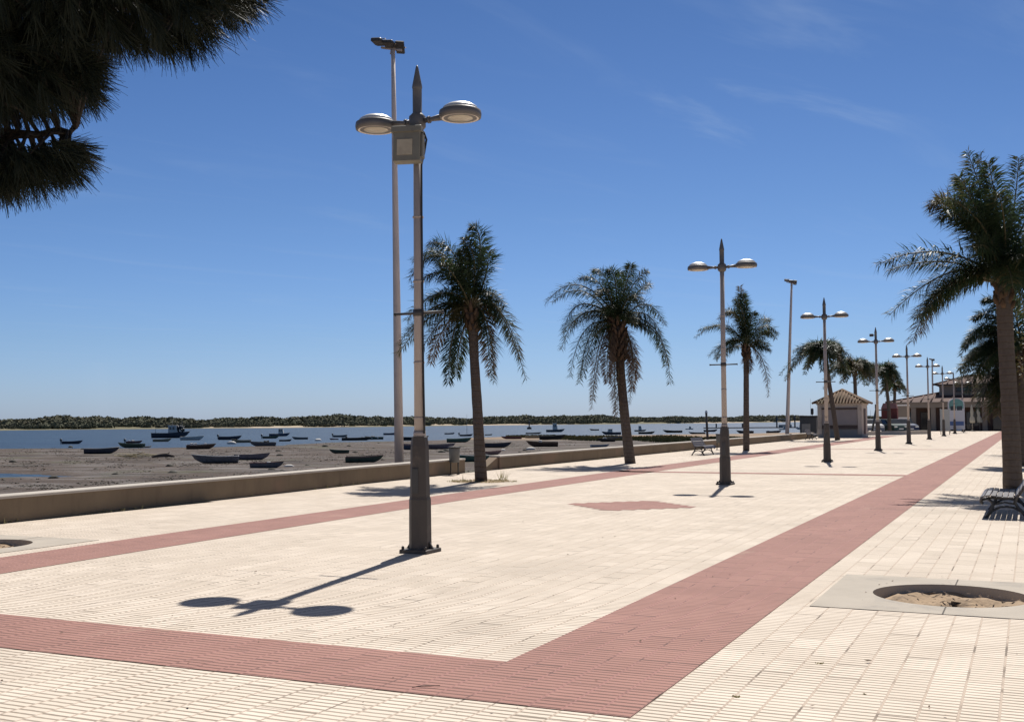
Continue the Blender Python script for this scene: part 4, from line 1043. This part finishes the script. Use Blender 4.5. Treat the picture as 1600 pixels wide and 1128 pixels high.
# mooring pile
M['wood_'] = mat('weathered_wood', (.17, .13, .10), .9, var=.35, scale=4, bump=.4, bscale=14)
M['white'] = mat('white_paint', (.78, .77, .75), .55, var=.06)
M['planks'] = mat('pale_driftwood', (.46, .38, .22), .9, var=.3, scale=5)
p = gp(1106, 689, -1.9); d = depth_of(p)
t = thing('mooring_pile', 'thick wooden pile with a white cap standing beyond the wall', 'pile', (p.x, p.y, -2.6))
top = dp(1103.5, 645, d); L = V((top.x - p.x, top.y - p.y, top.z + 2.6))
mb = MB(); mb.tube([(0, 0, 0), L * .5, L], [.20, .19, .18], 12); mb.build('pile', M['wood_'], t)
mb = MB(); mb.lathe([(.22, L.z), (.22, L.z + .12), (.10, L.z + .42), (.0005, L.z + .48)], 12, (L.x, L.y, 0)); mb.build('cap', M['white'], t)
# jetty with tall piles
a, b = gp(1100, 669.5, WZ), gp(1246, 668.5, WZ); u = (b - a); LJ = u.length; u.normalize(); hz = math.atan2(u.y, u.x)
t = thing('jetty', 'long low floating jetty with dark tall piles reaching into the river', 'jetty', (a.x, a.y, WZ), hz)
mb = MB(); mb.bbox((0, -1, .05), (LJ, 1, .45), .04); mb.build('deck', M['wood_'], t)
for fx, h in ((.14, 2.0), (.42, 2.0), (.79, 5.2), (.93, 5.2), (.985, 5.0)):
    MB().tube([(fx * LJ, 1.3, -1.5), (fx * LJ, 1.3, h)], .32, 8).build('pile', M['motor'], t)
mb = MB(); mb.box((.79 * LJ, .9, 3.5), (.93 * LJ, 1.0, 3.75)); mb.box((.79 * LJ, -1.0, .45), (.93 * LJ, -.9, 1.4)); mb.build('railing', M['galv'], t)
# planks and other small things lying on the mud
p = gp(224, 715, -2.36)
t = thing('plank_heap', 'heap of pale yellowish planks and driftwood on the mud', 'planks', p, YAW)
mb = MB(); rn = random.Random(12)
for k in range(16):
    T = Matrix.Translation((rn.uniform(-2.2, 1.2), rn.uniform(-.5, .5), .05 + .04 * k * .6)) @ Matrix.Rotation(rn.gauss(0, .25), 4, 'Z') @ Matrix.Rotation(rn.gauss(0, .1), 4, 'Y')
    mb.box((-1.1, -.09, 0), (1.1, .09, .04), T)
mb.build('planks', M['planks'], t)
t = thing('driftwood', 'dark driftwood trunk lying beside the heap of pale planks', 'driftwood', gp(256, 715, -2.33), YAW)
mb = MB(); mb.tube([(-1.3, 0, .1), (-.4, .1, .25), (.3, 0, .3), (1.2, -.1, .12)], [.1, .2, .22, .08], 8); mb.tube([(.2, 0, .3), (.6, .2, .6)], [.1, .04], 6); mb.build('log', M['bark'], t)
def rock(x, y, s_, label, m, group=None):
    rn = random.Random(int(x * 7)); t = thing('rock', label, 'rock', gp(x, y, -2.38), rn.random() * 6, group); mb = MB()
    rings = []
    for i in range(6):
        ph = (i / 5 - .15) * 1.25; rr = max(.02, math.cos(ph * 1.2 - .1)) * s_
        rings.append([(rr * math.cos(k * .785) * rn.uniform(.8, 1.25), rr * .7 * math.sin(k * .785) * rn.uniform(.8, 1.2), s_ * .55 * i / 5) for k in range(8)])
    mb.loft(rings, smooth=True); mb.build('stone', m, t)
M['weedrock'] = mat('weed_covered_stone', (.06, .055, .042), .9, var=.4, scale=5, bump=.5)
M['palerock'] = mat('pale_stone', (.50, .48, .45), .8, var=.2, scale=5)
for x, y, s_ in ((265, 729, .42), (270, 740, .5), (150, 734, .3), (508, 698.5, .7), (434, 705, .4), (437, 712, .4), (424, 735, .35), (405, 739, .2), (555, 707, .35), (545, 697.5, .45), (598, 719, .25), (180, 742, .3), (130, 703, .4), (110, 699, .5), (592, 693, .4), (584, 701, .3), (20, 722, .4), (84, 748, .4), (330, 735, .3), (300, 752, .25), (480, 728, .3), (690, 707, .5), (697, 705, .5), (820, 704, .35), (812, 707, .3)):
    rock(x, y, s_, 'dark weed covered stone lying on the open mud', M['weedrock'], 'dark stones scattered on the mud')
for x, y, s_, lab in ((451, 730.5, .5, 'pale rounded stone on the mud between the maroon bowed boat and the wall'), (786, 704, .4, 'pale stone on the mud past the first palm'), (829, 703, .7, 'flat pale stone slab on the mud close to the brownish black boat'), (497, 688.5, .8, 'white patch of stone at the waterline past the cabin boat'), (362, 693.5, .9, 'white stones at the waterline below the tan boat')):
    rock(x, y, s_, lab, M['palerock'])

# ------------------------------------------------------------------ benches and bins
M['slat'] = mat('grey_bench_slat', (.085, .072, .072), .5, var=.25, scale=8)
M['iron'] = mat('cast_iron', (.035, .033, .033), .5, var=.2)
def bench(label, loc, rz, L=1.9, sc=(1, 1, 1)):
    t = thing('park_bench', label, 'bench', loc, rz, 'slatted benches along the promenade'); t.scale = sc
    seat = [(.00, .34), (.02, .385), (.09, .41), (.165, .405), (.24, .395), (.315, .385), (.39, .385)]
    back = [(.47, .425), (.515, .50), (.55, .575), (.585, .65), (.62, .725)]
    def slats(pts, name):
        mb = MB()
        for i, (x, z) in enumerate(pts):
            a = pts[min(i + 1, len(pts) - 1)]; b = pts[max(i - 1, 0)]; an = math.atan2(a[1] - b[1], a[0] - b[0])
            T = Matrix.Translation((x, 0, z)) @ Matrix.Rotation(-an, 4, 'Y'); mb.bbox((-.033, -L / 2, -.012), (.033, L / 2, .012), .005, T)
        mb.build(name, M['slat'], t)
    slats(seat, 'seat'); slats(back, 'backrest')
    for y in (-L / 2 + .14, L / 2 - .14):
        mb = MB(); P = lambda q: [(x, y, z) for x, z in q]
        mb.tube(P([(.06, 0), (.10, .10), (.15, .20), (.15, .28), (.09, .35), (.01, .33), (.0, .28), (.03, .26)]), .024, 8)
        mb.tube(P([(.60, 0), (.55, .10), (.48, .20), (.44, .28), (.45, .37), (.50, .44), (.56, .56), (.64, .73)]), .024, 8)
        mb.tube(P([(.07, .02), (.14, .13), (.24, .20), (.33, .215), (.42, .20), (.52, .13), (.59, .02)]), .020, 8)
        mb.tube(P([(.09, .365), (.24, .36), (.42, .355)]), .022, 8); mb.tube(P([(.15, .24), (.30, .29), (.45, .26)]), .016, 8)
        for x in (.06, .60): mb.lathe([(.035, 0), (.035, .012), (.024, .03)], 8, (x, y, 0))
        mb.build('leg', M['iron'], t)
    return t
p = gp(1552, 809); bench('slatted bench in front of the big queen palm, facing the wide red band', (p.x - .17, p.y + .85, 0), R(0), 2.1, (1.12, 1, .88))
p = gp(1089, 711.5); bench('lone slatted bench backed against the sea wall between second and third palms', (p.x + .35, p.y + .9, 0), R(180), 1.9)
p = gp(1270, 686.5); bench('slatted bench by the end of the sea wall just before the kiosk', (p.x + .2, p.y, 0), R(180), 1.9)
M['bin'] = mat('grey_green_bin', (.115, .115, .11), .55, var=.2, scale=5)
def bin_(label, loc, rz):
    t = thing('litter_bin', label, 'litter bin', loc, rz, 'litter bins along the sea wall')
    mb = MB(); mb.lathe([(.135, .36), (.15, .37), (.165, .76), (.165, .77)], 16); mb.build('body', M['bin'], t)
    mb = MB(); mb.lathe([(.165, .765), (.185, .77), (.185, .82), (.165, .825), (.14, .82), (.135, .70)], 16); mb.build('rim', M['iron'], t)
    for sx in (-1, 1):
        mb = MB(); mb.tube([(sx * .11, .05, .01), (sx * .11, .05, .60)], .022, 8); mb.lathe([(.05, 0), (.05, .015)], 10, (sx * .11, .05, 0)); mb.build('leg', M['iron'], t)
p = gp(710, 741.5); bin_('grey litter bin on two legs at the gap in the sea wall', p, YAW)
bin_('dark litter bin by the sea wall partly hidden behind the second lamp', gp(1124, 702.5), YAW)

# ------------------------------------------------------------------ kiosk
M['render'] = mat('pale_render', (.47, .41, .35), .9, var=.1, scale=1.5, dirt=(.31, .265, .22))
M['shutter'] = mat('roller_shutter', (.31, .27, .26), .6, var=.1, scale=2)
M['kplinth'] = mat('grey_plinth', (.24, .24, .235), .85, var=.15)
M['brownwood'] = mat('brown_wood', (.075, .05, .042), .7, var=.25)
s = NT('terracotta_tiles'); p = s.pos('object'); x, y, z = s.sep(p)
c = s.ramp(s.noise(p, 2.2, 5, .7), [(.3, (.07, .042, .025)), (.5, (.15, .085, .045)), (.7, (.22, .15, .08))])
c = s.mix(s.smooth(s.noise(p, 1.1, 4), .5, .68, 0, .7), c, (.11, .095, .045))
M['tile'] = s.set(c, .9)
def hip_roof(mb, x0, x1, y0, y1, z0, z1, ridge=0.0, step=.24, r=.06):
    """hipped roof with raised rows of barrel tiles"""
    cx, cy = (x0 + x1) / 2, (y0 + y1) / 2
    A, B_, C, D = V((x0, y0, z0)), V((x1, y0, z0)), V((x1, y1, z0)), V((x0, y1, z0))
    R1, R2 = V((cx - ridge, cy, z1)), V((cx + ridge, cy, z1))
    mb.add([A, B_, C, D, R1, R2] if ridge else [A, B_, C, D, R1], [(0, 1, 5, 4), (1, 2, 5), (2, 3, 4, 5), (3, 0, 4), (3, 2, 1, 0)] if ridge else [(0, 1, 4), (1, 2, 4), (2, 3, 4), (3, 0, 4), (3, 2, 1, 0)])
    for (p0, p1, q0, q1) in ((A, B_, R1, R2), (B_, C, R2, R2), (C, D, R2, R1), (D, A, R1, R1)):
        e = p1 - p0; L = e.length; u = e.normalized(); n = int(L / step)
        h0, h1 = (q0 - p0).dot(u), (q1 - p0).dot(u); up_ = (q0 - p0) - u * h0
        for i in range(n):
            d = (i + .5) * L / n; f = 1.0
            if d < h0: f = d / h0
            elif d > h1: f = (L - d) / (L - h1)
            if f > .05: a = p0 + u * d; mb.tube([a + V((0, 0, .01)), a + up_ * f + V((0, 0, .01))], r, 5)
    for a, b in ((A, R1), (B_, R2), (C, R2), (D, R1)) + (((R1, R2),) if ridge else ()): mb.tube([a, b], r * 1.5, 6)
t = thing('kiosk', 'small square kiosk with closed shutter and a pyramid tiled roof', 'kiosk', (-14.15, 95.6, 0))
h = 1.72
MB().bbox((-h, -h, 0), (h, h, 2.78), .03).build('wall', M['render'], t)
MB().bbox((-h - .03, -h - .03, 0), (h + .03, h + .03, .28), .02).build('plinth', M['kplinth'], t)
for sx in (-1, 1):
    MB().bbox((sx * (h - .14) - .17, -h - .08, .28), (sx * (h - .14) + .17, -h - .002, 2.66), .015).build('pilaster', M['render'], t)
sh = MB()
for k in range(16): sh.bbox((-h + .34, -h - .05, 1.05 + k * .075), (h - .34, -h - .005, 1.05 + k * .075 + .068), .012)
sh.build('shutter', M['shutter'], t)
MB().bbox((-h + .3, -h - .16, .72), (h - .3, -h - .004, .78), .01).build('counter', M['brownwood'], t)
MB().bbox((-h + .32, -h - .06, .80), (h - .32, -h - .003, 1.02), .01).build('counter_front', M['brownwood'], t)
MB().bbox((-h + .32, -h - .12, 2.28), (h - .32, -h - .003, 2.42), .01).build('shutter_box', M['brownwood'], t)
MB().bbox((-h + .34, -h - .03, .29), (h - .34, -h - .0035, .70), .01).build('front_panel', M['kplinth'], t)
dr = MB().bbox((h + .002, -.5, .28), (h + .05, .45, 2.35), .01).build('door', M['brownwood'], t)
MB().bbox((-h - .1, -h - .1, 2.66), (h + .1, h + .1, 2.80), .02).build('cornice', M['render'], t)
mb = MB(); hip_roof(mb, -h - .38, h + .38, -h - .38, h + .38, 2.80, 3.95); mb.build('roof', M['tile'], t)

# ------------------------------------------------------------------ long building at the end of the promenade
M['brick'] = mat('reddish_plaster', (.12, .07, .055), .9, var=.2, scale=1.2)
M['cream'] = mat('cream_fascia', (.24, .20, .165), .85, var=.12, scale=1)
M['roofdark'] = mat('dark_roof_edge', (.055, .045, .04), .85, var=.2)
M['roofred'] = mat('far_red_tiles', (.105, .058, .045), .9, var=.3, scale=2)
M['shade'] = mat('dark_doorway', (.03, .028, .025), .8, var=.2)
X0, X1, YB = -15.4, 22.0, 141.0
t = thing('long_building', 'long low terracotta roofed building with a raised upper storey closing the promenade', 'building', (X0, YB, 0)); W = X1 - X0
MB().bbox((.6, 2.6, 0), (W - .6, 17, 3.3), .03).build('wall', M['brick'], t)
MB().bbox((0, -.05, 2.75), (W, 2.9, 3.30), .03).build('fascia', M['cream'], t)
MB().bbox((-.1, -.25, 3.30), (W + .1, -.04, 3.42), .02).build('gutter', M['cream'], t)
mb = MB(); hip_roof(mb, -.4, W + .4, -.2, 18, 3.40, 5.1, W / 2 - 7.5, 1.1, .10); mb.build('roof', M['roofred'], t)
for i, x in enumerate((.2, 2.4, 4.6, 7.4, 10.2, 13.0, 15.6, 18.6, 21.6, 25, 28.5, 32, 36.4)):
    MB().bbox((x, 0, 0), (x + (.55 if i else .8), .5, 2.75), .03).build('pillar', M['cream'] if i % 3 else M['white'], t)
for x, w_, z0, z1 in ((1.3, 1.0, 1.0, 2.3), (3.2, 1.2, .02, 2.3), (5.6, 1.4, .02, 2.3), (8.3, 1.5, .02, 2.3), (11.2, 1.3, .02, 2.3), (14, 1.3, .9, 2.3), (16.8, 1.6, .02, 2.3), (20, 1.4, .02, 2.3), (23, 1.5, .9, 2.2), (27, 1.4, .02, 2.3)):
    f = MB().bbox((x, 2.52, z0), (x + w_, 2.598, z1), .01).build('door' if z0 < .5 else 'window', M['brownwood'], t)
    MB().box((x + .10, 2.505, z0 + .12), (x + w_ - .10, 2.517, z1 - .1)).build('pane', M['glassdark'], f)
MB().bbox((9.2, 1.6, .0), (11.0, 2.2, .55), .03).build('planter', M['brownwood'], t)
U0, U1 = 5.3, 17.6                                            # upper storey
MB().bbox((U0, 4.4, 3.6), (U1, 13, 5.55), .03).build('upper_wall', M['cream'], t)
for x, w_ in ((1.9, 2.6), (6.3, 2.6), (9.6, 1.6)):
    f = MB().bbox((U0 + x, 4.32, 4.65), (U0 + x + w_, 4.398, 5.2), .01).build('window', M['brownwood'], t)
    MB().box((U0 + x + .08, 4.305, 4.72), (U0 + x + w_ - .08, 4.317, 5.13)).build('pane', M['glassdark'], f)
mb = MB(); hip_roof(mb, U0 - .6, U1 + .6, 3.8, 13.6, 5.56, 6.75, 3.0, 1.0, .09); mb.build('upper_roof', M['roofred'], t)
mb = MB(); mb.bbox((U0 - .62, 3.70, 5.46), (U1 + .62, 3.86, 5.60), .01); mb.build('upper_gutter', M['roofdark'], t)

# low terrace wall, stall, vehicles
a, b = gp(1336, 680.5), gp(1450, 678)
t = thing('terrace_wall', 'low pale terrace wall in front of the dark vehicles past the kiosk', 'low wall', a, math.atan2(b.y - a.y, b.x - a.x)); L = (b - a).length
MB().bbox((0, 0, 0), (L, .3, .36), .02).build('wall_body', M['coping'], t)
M['redcloth'] = mat('red_canvas', (.17, .042, .033), .8, var=.25, scale=2)
M['redtop'] = mat('sunned_red_canvas', (.36, .17, .14), .85, var=.15, scale=2)
p = gp(1391, 676.5); d = depth_of(p)
t = thing('market_stall', 'red canvas stall with a pale red sloping top past the kiosk', 'stall', (p.x, p.y, 0), 0); t.scale = (.5, .5, 1)
mb = MB(); mb.loft([[(-1.6, -1.3, 2.55), (1.6, -1.3, 2.55), (1.6, 1.3, 2.55), (-1.6, 1.3, 2.55)], [(-1.25, -.5, 3.1), (1.25, -.5, 3.1), (1.25, .7, 3.1), (-1.25, .7, 3.1)]]); mb.build('canopy', M['redtop'], t)
MB().bbox((-1.55, -1.25, 1.45), (1.55, 1.25, 2.55), .02).build('side_curtain', M['redcloth'], t)
for sx in (-1, 1):
    for sy in (-1, 1): MB().tube([(sx * 1.5, sy * 1.2, 0), (sx * 1.5, sy * 1.2, 2.5)], .05, 6).build('post', M['iron'], t)
MB().bbox((-1.45, -1.1, .0), (1.45, .9, 1.0), .03).build('counter', M['brownwood'], t)

def carpaint(name, c):
    s = NT(name); s.b.inputs['Coat Weight'].default_value = .15; s.b.inputs['Coat Roughness'].default_value = .08
    return s.set(s.mix(s.noise(s.pos('object'), 3, 3), tuple(k * .9 for k in c), tuple(k * 1.1 for k in c)), .35, .2)
M['tyre'] = mat('tyre_rubber', (.025, .025, .025), .85)
M['headlight'] = mat('headlight_glass', (.75, .75, .72), .15, .3)
def car(label, loc, rz, paint):
    t = thing('parked_car', label, 'car', loc, rz, 'cars parked past the kiosk')
    prof = [(-2.05, .32), (-2.1, .62), (-2.02, .86), (-1.75, .95), (-1.25, 1.36), (-.7, 1.46), (.35, 1.44), (1.0, 1.0), (1.85, .84), (2.05, .66), (2.08, .34)]
    rings = []
    for y, k, dz in ((-.84, .96, -.03), (-.80, 1, 0), (.80, 1, 0), (.84, .96, -.03)):
        rings.append([(x * k, y * (1 if z < 1.0 else .84), z + (dz if z > .5 else 0)) for x, z in prof])
    MB().loft(rings).build('body', paint, t)
    for sy in (-1, 1):
        MB().add([(-1.45, sy * .846, .97), (-.98, sy * .73, 1.36), (-.3, sy * .72, 1.40), (-.3, sy * .847, .97)], [(0, 1, 2, 3)]).build('window', M['glassdark'], t)
        MB().add([(-.2, sy * .847, .97), (-.2, sy * .72, 1.40), (.33, sy * .73, 1.37), (.88, sy * .82, .99)], [(0, 1, 2, 3)]).build('window', M['glassdark'], t)
        for x in (-1.3, 1.3):
            T = Matrix.Translation((x, sy * .74, .31)) @ Matrix.Rotation(R(90), 4, 'X')
            w_ = MB().lathe([(.20, -.1), (.31, -.1), (.31, .1), (.20, .1)], 18, mtx=T).build('wheel', M['tyre'], t)
            MB().lathe([(.0005, -.105), (.19, -.098), (.19, .098), (.0005, .105)], 14, mtx=T).build('rim', M['galv'], w_)
        MB().bbox((1.99, sy * .6 - .18, .62), (2.085, sy * .6 + .18, .76), .03).build('headlight', M['headlight'], t)
        MB().bbox((-2.1, sy * .64 - .12, .66), (-2.03, sy * .64 + .12, .84), .02).build('tail_light', M['redcloth'], t)
    MB().add([(.40, -.66, 1.425), (.40, .66, 1.425), (1.0, .74, 1.015), (1.0, -.74, 1.015)], [(0, 3, 2, 1)]).build('windscreen', M['glassdark'], t)
    MB().add([(-1.72, -.70, .98), (-1.72, .70, .98), (-1.27, .64, 1.35), (-1.27, -.64, 1.35)], [(0, 3, 2, 1)]).build('rear_window', M['glassdark'], t)
    MB().bbox((2.04, -.26, .42), (2.092, .26, .53), .01).build('number_plate', M['white'], t)
    return t
p = gp(1386, 677.5); car('dark green parked car below the red canvas stall', (p.x, p.y + 2, 0), R(-50), carpaint('dark_green_paint', (.02, .045, .038)))
p = gp(1408, 677.3); car('dark blue parked car beside the white menu sign', (p.x, p.y + 2, 0), R(-62), carpaint('dark_blue_paint', (.02, .025, .06)))
p = gp(1356, 678.5); car('grey parked car glinting in the sun right beside the kiosk', (p.x, p.y + 4, 0), R(-75), carpaint('grey_paint', (.20, .20, .21)))
p = gp(1405, 676); t = thing('menu_sign', 'white framed sign board standing above the dark cars', 'sign', (p.x, p.y + 5, 0))
MB().bbox((-.62, -.05, 1.5), (.62, .05, 3.0), .02).build('board', M['cream'], t)
for z in (1.5, 2.88): MB().bbox((-.66, -.09, z), (.66, -.052, z + .14), .01).build('band', M['white'], t)
for sx in (-1, 1): MB().tube([(sx * .5, 0, 0), (sx * .5, 0, 1.55)], .04, 6).build('leg', M['iron'], t)
p = gp(1364, 679); t = thing('boat_hoist', 'dark slanting hoist arm on the quay past the kiosk', 'hoist', (p.x, p.y + 3, 0))
mb = MB(); mb.tube([(-.5, 0, 0), (.0, 0, 2.5)], .11, 8); mb.tube([(0, 0, 2.5), (0, 0, 2.9)], .14, 8); mb.build('arm', M['motor'], t)
MB().tube([(0, 0, 2.35), (1.3, 0, 2.33)], .05, 6).build('boom', M['motor'], t)
MB().bbox((-.9, -.4, 0), (.3, .4, .25), .03).build('base', M['motor'], t)
p = gp(1264, 684); p = V((-17.3, 100.5, 0)); t = thing('quay_booth', 'dark boxy booth on the quay between the slim mast and the kiosk', 'booth', (dp(1265, 670, 99).x, dp(1265, 670, 99).y, -.5))
MB().bbox((-.72, -.7, 0), (.72, .7, 2.2), .03).build('body', M['motor'], t)
MB().bbox((-.78, -.78, 2.2), (.78, .78, 2.32), .02).build('roof', M['roofdark'], t)
MB().bbox((-.55, -.722, .5), (.2, -.703, 1.6), .004).build('door', M['kplinth'], t)
q = dp(1269, 645, 99); t2 = thing('lantern_post', 'thin post with a small dark lantern beside the dark quay booth', 'lamp', (q.x, q.y, -.5))
MB().tube([(0, 0, 0), (0, 0, 2.4)], .03, 6).build('post', M['iron'], t2); MB().lathe([(.08, 2.4), (.13, 2.5), (.13, 2.9), (.03, 3.0)], 8).build('lantern', M['iron'], t2)

# notice board, arched sign, parasols
M['board'] = mat('grey_board', (.33, .345, .34), .6, var=.15, scale=1.5)
M['signblue'] = mat('sign_blue', (.05, .10, .26), .5, var=.1); M['signteal'] = mat('sign_teal', (.10, .24, .24), .5, var=.15); M['signwhite'] = mat('sign_white', (.46, .47, .52), .5, var=.08)
p = gp(1477, 679); d = depth_of(p)
t = thing('notice_board', 'plain grey notice board on two legs beside the arched sign', 'sign', (p.x, p.y, 0), YAW)
MB().bbox((-.44, -.04, .36), (.44, .04, 2.35), .02).build('panel', M['board'], t)
for sx in (-1, 1): MB().tube([(sx * .4, 0, 0), (sx * .4, 0, 2.42)], .035, 6).build('leg', M['galv'], t)
p = gp(1495, 676)
t = thing('arched_sign', 'tall sign panel with an arched teal top, white middle and blue foot', 'sign', (p.x, p.y, 0), YAW)
def arch(z0, z1, r, y0, y1, segs=14):
    pts = [(-r, z0), (r, z0), (r, z1)] + [(r * math.cos(math.pi * k / segs), z1 + r * .75 * math.sin(math.pi * k / segs)) for k in range(1, segs)] + [(-r, z1)]
    return [[(x, y0, z) for x, z in pts], [(x, y1, z) for x, z in pts]]
MB().loft(arch(.35, 2.95, .85, -.05, .05)).build('panel', M['signwhite'], t)
MB().loft(arch(2.5, 2.95, .74, -.062, -.052)).build('arch_panel', M['signteal'], t)
for x in (-.36, .30): MB().box((x - .26, -.072, 2.32), (x + .30, -.064, 2.76)).build('picture', M['glassdark'], t)
MB().box((-.7, -.062, .75), (.74, -.052, 1.18)).build('lower_band', M['signblue'], t)
for sx in (-1, 1): MB().tube([(sx * .7, 0, 0), (sx * .7, 0, .5)], .05, 6).build('leg', M['galv'], t)
M['parasol'] = mat('cream_canvas', (.40, .38, .31), .85, var=.15, scale=3)
def parasol(label, x, y, dx):
    p = gp(x, y); t = thing('folded_parasol', label, 'parasol', (p.x, p.y - 9, 0), 0, 'folded parasols before the building')
    MB().tube([(0, 0, 0), (0, 0, 3.0)], .03, 8).build('pole', M['galv'], t)
    mb = MB(); rings = []
    for i, (z, r) in enumerate(((.95, .22), (1.1, .27), (1.5, .24), (1.75, .13), (2.2, .17), (2.7, .10), (2.95, .03))):
        rings.append([((r * (1 + .18 * math.cos(5 * k * .3927))) * math.cos(k * .3927) - (z - 1) * dx, r * (1 + .18 * math.cos(5 * k * .3927)) * math.sin(k * .3927), z) for k in range(16)])
    mb.loft(rings, smooth=True); mb.build('canvas', M['parasol'], t)
    MB().lathe([(.28, 0), (.28, .06), (.05, .1)], 12).build('foot', M['iron'], t)
parasol('cream folded parasol standing alone before the dark doorway', 1536, 672, .12)
parasol('pale folded parasol half hidden under the hanging palm fronds', 1525, 672.3, .02)
def cafe_table(x, y, label):
    p = gp(x, y); t = thing('cafe_table', label, 'table', (p.x, p.y - 6, 0), 0, 'cafe tables before the building')
    MB().bbox((-.7, -.4, .70), (.7, .4, .74), .01).build('table_top', M['cream'], t)
    for sx in (-1, 1): MB().tube([(sx * .5, 0, 0), (sx * .5, 0, .7)], .03, 6).build('leg', M['iron'], t)
cafe_table(1514, 672.3, 'pale cafe table beside the arched blue and white sign'); cafe_table(1558, 671.6, 'pale cafe table between the cream parasol and the palm trunk')

# leaf litter and roots in the pits, weeds along the foot of the wall
rn = random.Random(19)
for (cx, cy, h_, r_), n in zip(PITS, (60, 40)):
    Q = []
    for _ in range(n):
        a = rn.uniform(0, 6.28); d = r_ * .92 * math.sqrt(rn.random()); s_ = rn.uniform(.015, .045); an = rn.uniform(0, 6.28); u = V((math.cos(an), math.sin(an), rn.uniform(-.3, .5))) * s_; v = V((-math.sin(an), math.cos(an), rn.uniform(-.2, .4))) * s_ * .45
        c = V((cx + math.cos(a) * d, cy + math.sin(a) * d, -.035 + rn.uniform(-.015, .01)))
        Q.append([tuple(c - u), tuple(c - v), tuple(c + u), tuple(c + v)])
    tag(quads_mesh('leaf_litter', Q, M['boot']), 'dry brown leaf litter on the soil of the empty tree pit' if cx > -5 else 'dry brown leaf litter in the dark tree pit by the wall', 'leaf litter', kind='stuff')
Q = []
for _ in range(260):
    y = rn.uniform(11, 62)
    if 30.3 < y < 33.2 or math.sin(y * 1.7) + math.sin(y * .61) < .35: continue
    x = np.interp(y, [8, 12.8, 16, 19.6, 24.5, 28, 30.5, 40, 92], [-14.85, -14.95, -15.08, -15.2, -15.5, -15.62, -15.72, -15.8, -15.85])
    Q += tuft((x + rn.uniform(.02, .07), y, 0), rn.randint(4, 10), rn.uniform(.03, .10), .05, rn)
tag(quads_mesh('wall_weeds', Q, M['weed']), 'thin dry weeds along the foot of the sea wall', 'weeds', kind='stuff')
Q = []                                        # grit, dry leaves and specks blown over the tiles
for _ in range(700):
    y = 5 + 40 * rn.random() ** 1.8; x = rn.uniform(-14, 3.5); s_ = rn.uniform(.004, .016) * (2.2 if rn.random() < .06 else 1); an = rn.uniform(0, 6.28)
    u = V((math.cos(an), math.sin(an), rn.uniform(0, .3))) * s_; v = V((-math.sin(an), math.cos(an), rn.uniform(0, .3))) * s_ * .5; c = V((x, y, .008 + s_ * .3))
    Q.append([tuple(c - u), tuple(c - v), tuple(c + u), tuple(c + v)])
tag(quads_mesh('paving_litter', Q, M['boot']), 'specks of grit and dry leaf blown over the tiles', 'litter', kind='stuff')
